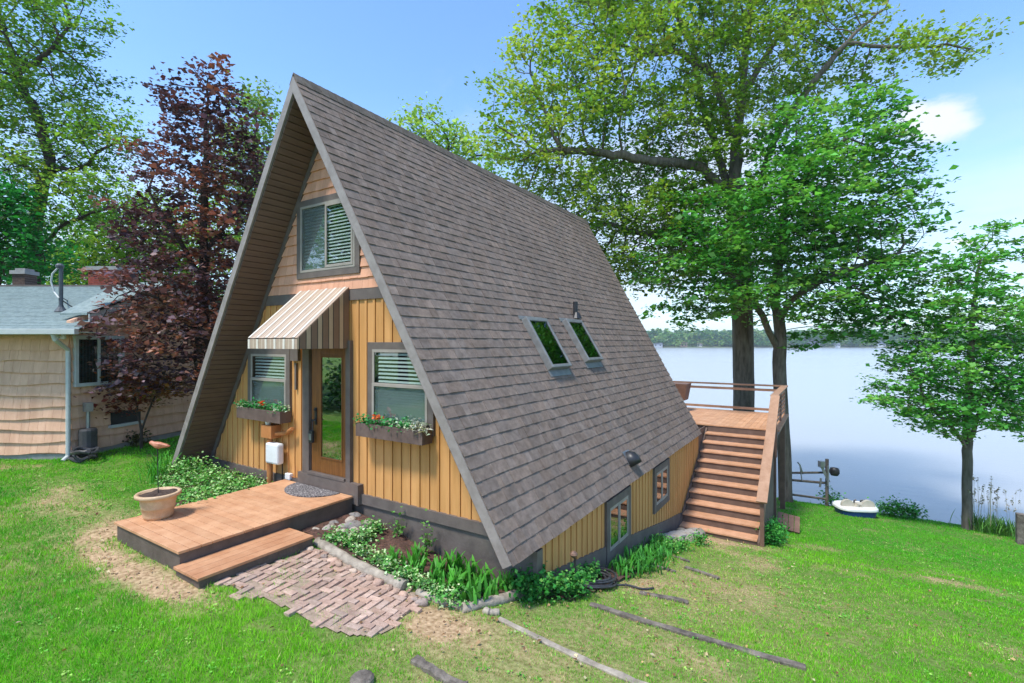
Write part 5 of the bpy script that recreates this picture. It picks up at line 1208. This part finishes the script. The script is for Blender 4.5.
oakg = [(-1, [at(744, 412, D0), at(743, 330, D0), at(738, 240, D0), at(734, 170, D0), at(742, 90, D0), at(752, 10, D0), at(756, -60, D0)]),
        (0, [at(735, 200, D0), at(700, 166, D0-.5), at(640, 158, D0-1.5), at(590, 152, D0-2), at(545, 150, D0-2.5)]),
        (0, [at(739, 262, D0), at(690, 232, D0-.6), at(640, 234, D0-.8), at(606, 222, D0-1)]),
        (0, [at(734, 150, D0), at(715, 75, D0+.5), at(680, 52, D0+1), at(640, 55, D0+1)]),
        (0, [at(739, 250, D0), at(775, 140, D0-1), at(820, 75, D0-2), at(850, 40, D0-2.5), at(890, 5, D0-2.5)]),
        (0, [at(742, 90, D0), at(790, 20, D0+1), at(830, -30, D0+1.5)]),
        (0, [at(736, 210, D0), at(706, 120, D0+1.5), at(690, 40, D0+2), at(650, -30, D0+2)]),
        (4, [at(850, 40, D0-2.5), at(900, 48, D0-2.8), at(950, 45, D0-3), at(975, 50, D0-3)])]
tree('oak_tree', 'tall spreading oak with yellow green spring leaves and the thick straight trunk behind the deck', 'tree', b, oakg,
     [B(650, 60, D0, 100, 50), B(575, 100, D0-2, 55, 45), B(520, 75, D0-2, 28, 32), B(560, 185, D0-1.2, 55, 30, None, 1.2), B(640, 140, D0, 100, 50), B(760, 60, D0, 90, 60), B(700, 0, D0, 130, 40), B(840, 10, D0-2, 60, 28), B(900, 42, D0-3, 45, 18), B(955, 48, D0-3, 32, 20), B(620, 215, D0-.8, 75, 30, None, 1.4), B(590, 215, D0-1, 40, 24, None, 1.3), B(700, 130, D0, 60, 50), B(600, 30, D0-1, 55, 35), B(800, -40, D0, 120, 35), B(640, -40, D0, 120, 35), B(503, 125, D0-2.4, 18, 45), B(835, 85, D0-1.5, 38, 26, None, .7), B(640, 262, D0-.3, 70, 28, None, 3), B(610, 240, D0-.6, 50, 24, None, 3), B(560, 180, D0-1.2, 50, 35, None, 2), B(650, 200, D0+.5, 70, 30, None, 2.5), B(540, 130, D0-2, 40, 40, None, 1.5), B(700, 215, D0+1, 60, 45), B(545, 40, D0-1.5, 35, 25, None, .7)],
     .44, M['bark'], M['leaf'], OAK, 1350, 6, .15, 25, 21, .40, .40, (.27, .27, .10), .7, .36, None, .010, .0165)
D1 = 20.3; b = gbase(786, D1)
mg = [(-1, [at(784, 440, D1), at(780, 385, D1), at(779, 350, D1), at(776, 300, D1), at(782, 230, D1), at(790, 170, D1), at(800, 120, D1)]),
      (0, [at(779, 352, D1), at(765, 325, D1-.3), at(752, 296, D1-.5), at(720, 265, D1-.8), at(670, 255, D1-1)]),
      (0, [at(778, 318, D1), at(790, 300, D1-.5), at(820, 280, D1-1), at(870, 262, D1-1.5), at(905, 250, D1-1.8)]),
      (0, [at(786, 200, D1), at(830, 150, D1-1), at(870, 120, D1-1.3)])]
tree('maple_tree', 'dense deep green maple with the slimmer forked trunk, growing just right of the oak', 'tree', b, mg,
     [B(760, 225, D1, 95, 50), B(700, 255, D1-1, 50, 36), B(660, 275, D1-1, 26, 22, None, .5), B(830, 190, D1-1, 75, 50), B(855, 160, D1-1.2, 46, 34), B(912, 165, D1-1.4, 24, 9, None, .7), B(870, 250, D1-1.6, 50, 45), B(830, 290, D1-1, 70, 35), B(730, 295, D1-1, 65, 25), B(690, 310, D1-1, 25, 16, None, .7), B(865, 312, D1-1.6, 50, 26, None, 1.2), B(868, 112, D1-1.3, 20, 22), B(800, 140, D1, 50, 40, None, .7), B(893, 205, D1-1.5, 22, 30), B(780, 260, D1+1, 90, 45)],
     .26, M['bark'], M['leaf'], MAP, 840, 6, .165, 28, 33, .4, .40, (.28, .28, .075), .82, .42, None, .009, .016)
D2 = 17.2; b = gbase(967, D2)
yg = [(-1, [at(967, 480, D2), at(968, 440, D2), at(969, 380, D2), at(974, 310, D2), at(980, 250, D2)]),
      (0, [at(968, 448, D2), at(950, 425, D2-.2), at(930, 405, D2-.4)]), (0, [at(968, 440, D2), at(985, 405, D2+.2), at(1005, 375, D2+.3)])]
tree('young_tree', 'young round topped tree with one slim trunk at the water edge on the right', 'tree', b, yg,
     [B(983, 240, D2, 16, 16, None, .8), B(978, 275, D2, 36, 25), B(965, 320, D2, 55, 32), B(1005, 315, D2, 35, 30), B(950, 365, D2, 60, 28), B(1015, 365, D2, 45, 35), B(930, 400, D2, 48, 18), B(985, 405, D2, 55, 25), B(1030, 400, D2, 35, 28), B(905, 405, D2-.2, 26, 10, None, .7), B(940, 420, D2, 35, 14)],
     .145, M['bark'], M['leaf'], [L('#3f8a3c'), L('#52a044'), L('#68b24e'), L('#88c260')], 520, 6, .135, 26, 44, .32, .32, (.2, .2, .065), .78, .4, None, .008, .015, .6)
D3 = 23; b = gbase(30, D3)
lg = [(-1, [at(34, 260, D3), at(40, 200, D3), at(50, 168, D3), at(40, 120, D3+.5), at(25, 95, D3+1), at(5, 30, D3+1)]),
      (0, [at(44, 175, D3), at(20, 162, D3), at(-10, 150, D3)]), (0, [at(48, 170, D3), at(75, 172, D3-.5), at(100, 150, D3-1), at(125, 140, D3-1)]),
      (0, [at(38, 245, D3), at(70, 222, D3-1.5), at(110, 208, D3-2), at(140, 208, D3-2)]), (0, [at(-30, 90, D3), at(15, 75, D3-1), at(45, 55, D3-1.5), at(70, 25, D3-1.5)])]
tree('oak_tree', 'big spreading oak with dark crooked limbs at the upper left corner', 'tree', b, lg,
     [B(25, 30, D3-1, 65, 40), B(75, 20, D3-1.5, 28, 25), B(45, 100, D3, 65, 40), B(20, 140, D3, 55, 35), B(105, 140, D3-1, 38, 26), B(70, 170, D3-.5, 50, 30), B(-30, 60, D3, 60, 60), B(85, 205, D3-1.5, 55, 22), B(-20, 180, D3, 40, 40), B(120, 195, D3-2, 30, 18, None, .6), B(85, 60, D3-1, 18, 25, None, .4), B(30, -30, D3, 70, 30)],
     .27, M['barkdark'], M['leaf'], [L('#4d7d24'), L('#659632'), L('#7dab40'), L('#97ba50')], 520, 6, .15, 20, 55, .43, .43, (.30, .30, .12), .68, .36, None, .012, .023)
D4 = 12.4; b = gbase(203, D4); b[2] = -.5
pg = [(-1, [at(203, 380, D4), at(202, 300, D4), at(204, 200, D4), at(206, 120, D4), at(208, 75, D4)]), (0, [at(203, 330, D4), at(165, 300, D4-.5), at(140, 290, D4-.7)]), (0, [at(203, 270, D4), at(170, 225, D4-.3), at(145, 190, D4-.4)]), (0, [at(203, 250, D4), at(245, 200, D4+.4)])]
tree('purple_maple', 'dark purple leaved maple between the neighbour house and the left roof', 'tree', b, pg,
     [B(206, 78, D4, 15, 20, None, .8), B(178, 100, D4, 16, 18, None, .7), B(235, 112, D4+.3, 12, 16, None, .5), B(205, 135, D4, 34, 30), B(238, 150, D4+.3, 22, 26), B(195, 190, D4, 44, 34), B(158, 160, D4-.3, 22, 14, None, .7), B(150, 225, D4-.3, 32, 22), B(225, 230, D4, 38, 50), B(185, 275, D4-.3, 48, 38), B(150, 320, D4-.7, 30, 30), B(195, 350, D4-.4, 44, 40), B(148, 372, D4-.7, 32, 18), B(215, 310, D4, 42, 50), B(250, 190, D4+.5, 20, 38), B(132, 275, D4-.6, 18, 14, None, .6), B(128, 345, D4-.8, 16, 14, None, .6)],
     .17, M['barkdark'], M['leafp'], [L('#42333a'), L('#5a4750'), L('#766267'), L('#926c5c')], 580, 6, .10, 27, 66, .28, .28, (.17, .17, .07), .7, .42, None, .008, .014, .45, 2.35, .3)
D5 = 12.2; b = gbase(141, D5)
tree('red_maple_shrub', 'small red leaved maple shrub by the neighbour basement window', 'shrub', b, [(-1, [at(141, 430, D5), at(138, 405, D5), at(132, 388, D5)]), (0, [at(141, 428, D5), at(152, 405, D5), at(158, 385, D5)])],
     [B(120, 392, D5-.1, 28, 10), B(140, 382, D5, 30, 12), B(112, 402, D5-.1, 18, 7), B(160, 388, D5, 22, 12)], .035, M['barkdark'], M['leafp'], [L('#5a2e2c'), L('#7a3a2c'), L('#96552f'), L('#7f7434')], 90, 6, .075, 20, 77, .2, .2, (.13, .13, .07), .65, .4, None, .006, .013, .3)
b = gbase(137, 12.5)
o = npmesh('dark_shrub', *bushy(88, 160, (.25, .22, .2), .09, L('#5f5a30'), L('#39401f'), .35, .5), M['plant']); o.location = (b[0], b[1], b[2]+.25); tag(o, 'small bronze green shrub at the foot of the neighbour wall', 'shrub')
D6 = 17.0; b = gbase(-12, D6+2.6)
tree('green_tree', 'dense emerald green tree rising behind the neighbour roof at the left edge', 'tree', b, [(-1, [at(-8, 300, D6+2.6), at(-6, 240, D6+2.6)])], [B(8, 228, D6+2.6, 34, 34), B(-30, 225, D6+2.6, 40, 50), B(18, 265, D6+2.6, 40, 20), B(-5, 205, D6+2.6, 26, 24)], .2, M['barkdark'], M['leaf'], [L('#1d6630'), L('#28803a'), L('#379044')], 220, 6, .15, 26, 88, .4, .4, (.28, .28, .2), .5, .4)
for i, (px, D, bl_, lab, cs) in enumerate((
    (70, 31, [B(60, 255, 31, 55, 32), B(30, 270, 31, 50, 25), B(95, 235, 31, 40, 35)], 'dark green tree behind the middle of the neighbour roof', [L('#3d7a32'), L('#55923c'), L('#74a848')]),
    (125, 29, [B(125, 265, 29, 42, 36), B(150, 235, 29, 38, 36), B(100, 275, 29, 32, 22)], 'light green tree behind the brick chimney', [L('#6a9a36'), L('#86b042'), L('#a2c050')]),
    (185, 33, [B(190, 270, 33, 60, 40), B(150, 290, 33, 55, 30), B(215, 230, 33, 35, 40)], 'bright green tree showing through the purple maple', [L('#5a9034'), L('#78a83e'), L('#94b84c')]),
    (262, 31, [B(262, 118, 31, 17, 32, None, .8), B(248, 160, 31, 30, 40), B(270, 200, 31, 40, 50)], 'slim green treetop showing just left of the roof peak', [L('#6a8f48'), L('#82a552'), L('#9ab565')]),
    (430, 34, [B(432, 138, 34, 24, 24), B(455, 150, 34, 24, 20), B(410, 122, 34, 16, 12, None, .6), B(428, 115, 34, 7, 14, None, .5), B(478, 165, 34, 26, 22), B(430, 200, 34, 60, 40), B(497, 160, 34, 16, 14, None, .6)], 'pale green treetop rising behind the middle of the roof ridge', [L('#78a83e'), L('#8fba4c'), L('#a8c860')]))):
    b = gbase(px, D); q = bl_[0]
    c0 = np.mean([w[0] for w in bl_], axis=0)
    tree('background_tree', lab, 'tree', b, [(-1, [np.array([c0[0], c0[1], c0[2]-3]), c0])], bl_, .28, M['barkdark'], M['leaf'], cs, 170, 6, .22, 22, 120+i, .55, .55, (.5, .5, .3), .5, .4, 'trees behind the houses', .016, .035)
tree('shade_tree', 'leafy tree across the front lawn, seen reflected in the windows', 'tree', (-13, -15, -.3), [(-1, [(-13, -15, 3), (-13, -15, 7)])], [(np.array([-13., -15, 9]), (5, 4.5, 4)), (np.array([-9., -17, 7]), (3.5, 3.5, 4)), (np.array([-18., -13, 8.]), (5, 5, 5))], .3, M['barkdark'], M['leaf'], MAP, 220, 6, .34, 16, 140, .7, .7, (.5, .5, .35), .5, .4, None, .018, .04)
o = npmesh('round_shrub', *bushy(141, 900, (1.2, 1.1, 1.0), .22, L('#2c5a28'), L('#3c7030'), .4, .5), M['plant']); o.location = (-8.5, -7.6, gz(-8.5, -7.6)); tag(o, 'round clipped shrub on the front lawn, seen reflected in the door glass', 'shrub')

# ================================================================== GRASS
def grass():
    r = np.random.RandomState(99); N = 5200000
    x = r.uniform(-17, 17, N).astype(np.float32); y = r.uniform(-8, 19.2, N).astype(np.float32)
    D = depth(x, y); S = side(x, y)
    dens = np.clip(5600*(5.5/np.maximum(D, 5.5))**1.75, 380, 5600)
    base = N/(34*27.2)
    k = (D > 2.8) & (np.abs(S) < D*1.22+1.0) & (r.rand(N) < dens/base)
    x, y = x[k], y[k]
    keep = ~((np.abs(x) < 4.36) & (y > -.0) & (y < 9.9))
    keep &= ~((x > -1.14) & (x < .76) & (y > -2.84) & (y < 0)); keep &= ~((x > .76) & (x < 1.36) & (y > -2.88) & (y < -1.35))
    keep &= ~((x > 4.4) & (x < 6.36) & (y > 7.36) & (y < 11.5)); keep &= ~((x < 6.3) & (x > -3) & (y > 11) & (y < 17.1) & (r.rand(len(x)) < .8))
    keep &= ~((x < -4) & (x > -4.45) & (y > -.2) & (y < 10))
    l0 = (x-nw[0])*CY_+(y-nw[1])*SY_; l1 = -(x-nw[0])*SY_+(y-nw[1])*CY_
    keep &= ~((l1 > -.03) & (l0 < .02+.225*l1))
    pp = inpoly(x, y, PATIO); rr = r.rand(len(x)); n5 = vnoise(x, y, 2.3, 31)
    keep &= ~(pp & (rr > .05+.22*(n5 > .58)))
    keep &= ~(inpoly(x, y, BED) & (rr > .015)); keep &= ~(inpoly(x, y, BEDL) & (rr > .12)); keep &= ~(inpoly(x, y, BEDR) & (rr > .2))
    x, y = x[keep], y[keep]; sm = soilmask(x, y); keep = r.rand(len(x)) > np.clip(sm*1.25-.12, 0, .97)
    x, y, sm = x[keep], y[keep], sm[keep]; dm = drymask(x, y); n = len(x); spk = vnoise(x, y, 6.3, 41)*.6+vnoise(x, y, 2.1, 43)*.4
    k = (spk > .30) | (r.rand(n) < .25); x, y, sm, dm = x[k], y[k], sm[k], dm[k]; n = len(x)
    keep = r.rand(n) > dm*.35; x, y, sm, dm = x[keep], y[keep], sm[keep], dm[keep]; n = len(x)
    z = ground(x, y)-.006; k = z > WZ+.1; x, y, z, sm, dm = x[k], y[k], z[k], sm[k], dm[k]; n = len(x)
    D = depth(x, y); S = side(x, y)
    t1 = fbm(x, y, .7, 2); t2 = vnoise(x, y, 4.2, 8); tuft = vnoise(x, y, 7.5, 12)
    left = sss(3.5, .5, x)
    h = (.030+.022*left*sss(-2.6, -3.6, y)+.045*tuft**1.6)*(.55+.75*t1)*r.uniform(.6, 1.3, n)*(1-.35*dm)
    w = .0036*np.maximum(1, D/5.5)**.85*r.uniform(.7, 1.4, n)
    a = r.uniform(0, 2*np.pi, n); lean = r.uniform(.1, .8, n)*h; la = r.uniform(0, 2*np.pi, n)
    # colour: lush / light / straw
    c1 = np.array(L('#5cb41c')); c2 = np.array(L('#90d42c')); c3 = np.array(L('#d8c88c')); c4 = np.array(L('#38a426'))
    m1 = np.clip(t1*1.4-.2+r.normal(0, .15, n), 0, 1)[:, None]
    C = c1*(1-m1)+c2*m1
    m4 = (left*np.clip(t2*1.5-.55, 0, 1)*.8)[:, None]; C = C*(1-m4)+c4*m4
    m4 = (sss(7.5, 10.5, y)*.55)[:, None]; C = C*(1-m4)+c4*m4
    st = (r.rand(n) < np.clip(dm*.5+sm*.3+.015, 0, .7))[:, None]; C = np.where(st, c3*r.uniform(.6, 1.1, (n, 1)), C)
    C = C*np.clip(r.normal(1, .2, (n, 1)), .5, 1.6)
    V = np.empty((n, 3, 3), np.float32)
    ca, sa = np.cos(a)*w, np.sin(a)*w
    V[:, 0] = np.stack([x-ca, y-sa, z], 1); V[:, 1] = np.stack([x+ca, y+sa, z], 1); V[:, 2] = np.stack([x+np.cos(la)*lean, y+np.sin(la)*lean, z+h], 1)
    print('grass', n)
    o = npmesh('lawn_grass', V.reshape(-1, 3), np.arange(3*n).reshape(n, 3), np.repeat(C, 3, axis=0), M['grass']); tag(o, 'bright green lawn grass with dry straw patches', 'grass', kind='stuff')
grass()
# clover and plantain rosettes in the turf
r = np.random.RandomState(77); x = r.uniform(-9, 12, 5200); y = r.uniform(-6, 12, 5200); kk = (vnoise(x, y, .9, 51) > .48) & (soilmask(x, y) < .5) & ~((np.abs(x) < 4.9) & (y > -.2)) & ~((x > -1.3) & (x < 1.5) & (y > -3)) & ~inpoly(x, y, PATIO) & ~inpoly(x, y, BED) & ~((x > 4) & (x < 6.7) & (y > 7)) & ~((x < -5) & (y > -2.4))
x, y = x[kk], y[kk]; nn_ = 7; xx = np.repeat(x, nn_)+r.normal(0, .035, len(x)*nn_); yy = np.repeat(y, nn_)+r.normal(0, .035, len(x)*nn_)
P = np.stack([xx, yy, ground(xx, yy)+r.uniform(.012, .035, len(xx))], 1); cc = np.repeat(np.array([L('#7cc24a'), L('#5aa838'), L('#a4d060')])[r.randint(0, 3, len(x))], nn_, axis=0)
v, f, c = quads(P, r.uniform(.016, .036, len(xx)), cc, r, .38, .75, .1, .15)
o = npmesh('lawn_weeds', v, f, c, M['plant']); tag(o, 'low clover and weeds growing in the lawn', 'weeds', kind='stuff')
# fallen leaves and clods
r = np.random.RandomState(4); x = r.uniform(-4, 11, 5200); y = r.uniform(-7, 8, 5200); sm = soilmask(x, y)*1.1+drymask(x, y)*.5+.09+.3*inpoly(x, y, BED)+.12*inpoly(x, y, PATIO)
k = (r.rand(5200) < sm) & ~((np.abs(x) < 4.4) & (y > 0)) & ~((x > -1.2) & (x < .8) & (y > -2.9)) & ~((x > .76) & (x < 1.4) & (y > -2.95) & (y < -1.3)); x, y = x[k], y[k]
P = np.stack([x, y, ground(x, y)+.035], 1); cc = np.array([L('#b89468'), L('#9a7448'), L('#d2bd98'), L('#7c5c40'), L('#8a6a4c')])[r.randint(0, 5, len(x))]
v, f, c = quads(P, r.uniform(.02, .065, len(x)), cc, r, .35, .8, 0, .2)
o = npmesh('fallen_leaves', v, f, c, M['plant']); tag(o, 'dry brown leaves scattered over soil and lawn', 'leaf litter', kind='stuff')
x = r.uniform(-2.2, 4.5, 9000); y = r.uniform(-3.9, -.3, 9000); sm = soilmask(x, y); k = (r.rand(9000) < np.clip(sm*.8-.35, 0, .35)) & ~((x > -1.17) & (x < .78) & (y > -2.87)) & ~((x > .76) & (x < 1.4) & (y > -2.95) & (y < -1.3)) & ~inpoly(x, y, PATIO) & ~inpoly(x, y, BED); x, y = x[k], y[k]
s = .005+.014*r.rand(len(x))**3; z = ground(x, y)+.3*s; b8 = np.array([(-1, -1, -.5), (1, -1, -.5), (1, 1, -.5), (-1, 1, -.5), (-.6, -.6, .6), (.6, -.6, .6), (.6, .6, .6), (-.6, .6, .6)])
V = np.stack([x, y, z], 1)[:, None]+(b8[None]*(1+r.normal(0, .25, (len(x), 8, 3))))*s[:, None, None]; Fq = (np.array(MB.HEX)[None]+8*np.arange(len(x))[:, None, None]).reshape(-1, 4)
cc = np.array(L('#a88c6c'))*r.uniform(.6, 1.2, (len(x), 1)); o = npmesh('soil_clods', V.reshape(-1, 3), Fq, np.repeat(cc, 8, axis=0), M['stonec']); tag(o, 'loose clods of dry soil beside the deck', 'soil', kind='stuff')

# ================================================================== AIR
m, nt, N, K = nt_new('haze_air'); out = N.new('ShaderNodeOutputMaterial'); pv = N.new('ShaderNodeVolumePrincipled'); pv.inputs['Color'].default_value = (.86, .92, 1, 1); pv.inputs['Density'].default_value = .00028; pv.inputs['Anisotropy'].default_value = .2; K.new(pv.outputs[0], out.inputs['Volume'])
mb = MB(); mb.box(-1500, 2600, -420, 2400, -30, 60); o = mb.build('haze', m); tag(o, 'thin pale summer haze over the lake', 'haze', kind='stuff')
# ================================================================== SKY, SUN, CAMERA
EL, AZX, AZY = 63, -.22, -.97
w = bpy.data.worlds.new('World'); sc.world = w; w.use_nodes = True; nt = w.node_tree; N = nt.nodes; K = nt.links; N.clear()
out = N.new('ShaderNodeOutputWorld'); bg = N.new('ShaderNodeBackground'); bg.inputs['Strength'].default_value = .15; K.new(bg.outputs[0], out.inputs[0])
sky = N.new('ShaderNodeTexSky'); sky.sky_type = 'NISHITA'; sky.sun_disc = False; sky.sun_elevation = math.radians(EL); sky.sun_rotation = math.atan2(AZX, AZY); sky.air_density = 1.0; sky.dust_density = .6; sky.ozone_density = 2.0; sky.altitude = 100
tc = N.new('ShaderNodeTexCoord')
def mth(op, a, b=None, c=None, clamp=False):
    n = N.new('ShaderNodeMath'); n.operation = op; n.use_clamp = clamp
    for i, q in enumerate((a, b, c)):
        if q is None: continue
        if isinstance(q, (int, float)): n.inputs[i].default_value = q
        else: K.new(q, n.inputs[i])
    return n.outputs[0]
def ss(v, a, b):
    n = N.new('ShaderNodeMapRange'); n.interpolation_type = 'SMOOTHSTEP'; K.new(v, n.inputs[0]); n.inputs[1].default_value = a; n.inputs[2].default_value = b; return n.outputs[0]
sx = N.new('ShaderNodeSeparateXYZ'); K.new(tc.outputs['Generated'], sx.inputs[0])
def noise(sc_, det, vec, stretch=(1, 1, 1)):
    mp = N.new('ShaderNodeMapping'); mp.inputs['Scale'].default_value = stretch; K.new(vec, mp.inputs[0]); n = N.new('ShaderNodeTexNoise'); n.inputs['Scale'].default_value = sc_; n.inputs['Detail'].default_value = det; n.inputs['Roughness'].default_value = .6; K.new(mp.outputs[0], n.inputs['Vector']); return n.outputs['Fac']
nA = noise(9, 6, tc.outputs['Generated'], (1, 1, 2.2)); nB = noise(2.2, 5, tc.outputs['Generated'], (1, 1, 3.5))
def dcloud(px, py, ax, ay, hard, amp):
    d = at(px, py, 1)-CAM; d /= np.linalg.norm(d); rt_ = np.array([CY_, SY_, 0]); rt_ = rt_-d*np.dot(rt_, d); rt_ /= np.linalg.norm(rt_); up_ = np.cross(rt_, d)
    def dot(v):
        n = N.new('ShaderNodeVectorMath'); n.operation = 'DOT_PRODUCT'; K.new(tc.outputs['Generated'], n.inputs[0]); n.inputs[1].default_value = tuple(v); return n.outputs['Value']
    u = mth('DIVIDE', dot(rt_), ax); v = mth('DIVIDE', dot(up_), ay); q = mth('SQRT', mth('ADD', mth('MULTIPLY', u, u), mth('MULTIPLY', v, v)))
    q = mth('ADD', q, mth('MULTIPLY', mth('SUBTRACT', nA, .5), amp)); f = ss(q, 1.0, 1.0-hard); return mth('MULTIPLY', f, ss(dot(d), .2, .5))
clouds = dcloud(942, 118, .070, .042, .75, 1.9)
clouds = mth('MAXIMUM', clouds, dcloud(916, 112, .034, .030, .8, 1.6)); clouds = mth('MAXIMUM', clouds, dcloud(962, 242, .035, .012, .8, 1.2))
clouds = mth('MAXIMUM', clouds, mth('MULTIPLY', dcloud(690, 215, .55, .30, .95, 1.2), .75)); clouds = mth('MAXIMUM', clouds, mth('MULTIPLY', dcloud(930, 262, .42, .16, .95, 1.0), .55))
veil = mth('MULTIPLY', ss(sx.outputs['Z'], .46, .02), mth('ADD', .34, mth('MULTIPLY', ss(nB, .40, .66), .5)))
cl = mth('MAXIMUM', mth('MULTIPLY', clouds, .95), veil, None, True)
tint = N.new('ShaderNodeMix'); tint.data_type = 'RGBA'; tint.blend_type = 'MULTIPLY'; tint.inputs[0].default_value = 1; tint.inputs[7].default_value = (.70, .87, 1.0, 1); K.new(sky.outputs[0], tint.inputs[6])
mx = N.new('ShaderNodeMix'); mx.data_type = 'RGBA'; mx.inputs[7].default_value = (2.95, 3.1, 3.3, 1); K.new(cl, mx.inputs[0]); K.new(tint.outputs[2], mx.inputs[6]); K.new(mx.outputs[2], bg.inputs['Color'])
sun = bpy.data.lights.new('sun', 'SUN'); sun.energy = 2.0; sun.angle = math.radians(9); sun.color = (1, .95, .87); so = bpy.data.objects.new('sun', sun); col.objects.link(so)
ce = math.cos(math.radians(EL)); n_ = math.hypot(AZX, AZY); sd_ = Vector((AZX/n_*ce, AZY/n_*ce, math.sin(math.radians(EL)))); so.rotation_euler = (-sd_).to_track_quat('-Z', 'Y').to_euler(); so.location = (0, -10, 30)
cam = bpy.data.cameras.new('camera'); co = bpy.data.objects.new('camera', cam); col.objects.link(co); co.location = CAM; co.rotation_euler = (math.pi/2, 0, YAW)
cam.sensor_width = 36; cam.lens = F/1024*36; cam.shift_y = 1.5/1024; cam.clip_start = .05; cam.clip_end = 9000; sc.camera = co
sc.view_settings.view_transform = 'Standard'; sc.view_settings.look = 'None'; sc.view_settings.gamma = 1; sc.view_settings.exposure = 1.22
sc.render.engine = 'CYCLES'; sc.cycles.use_denoising = True; sc.cycles.max_bounces = 6; sc.cycles.transparent_max_bounces = 12; sc.cycles.diffuse_bounces = 3; sc.cycles.glossy_bounces = 3; sc.cycles.transmission_bounces = 3; sc.cycles.caustics_reflective = False; sc.cycles.caustics_refractive = False
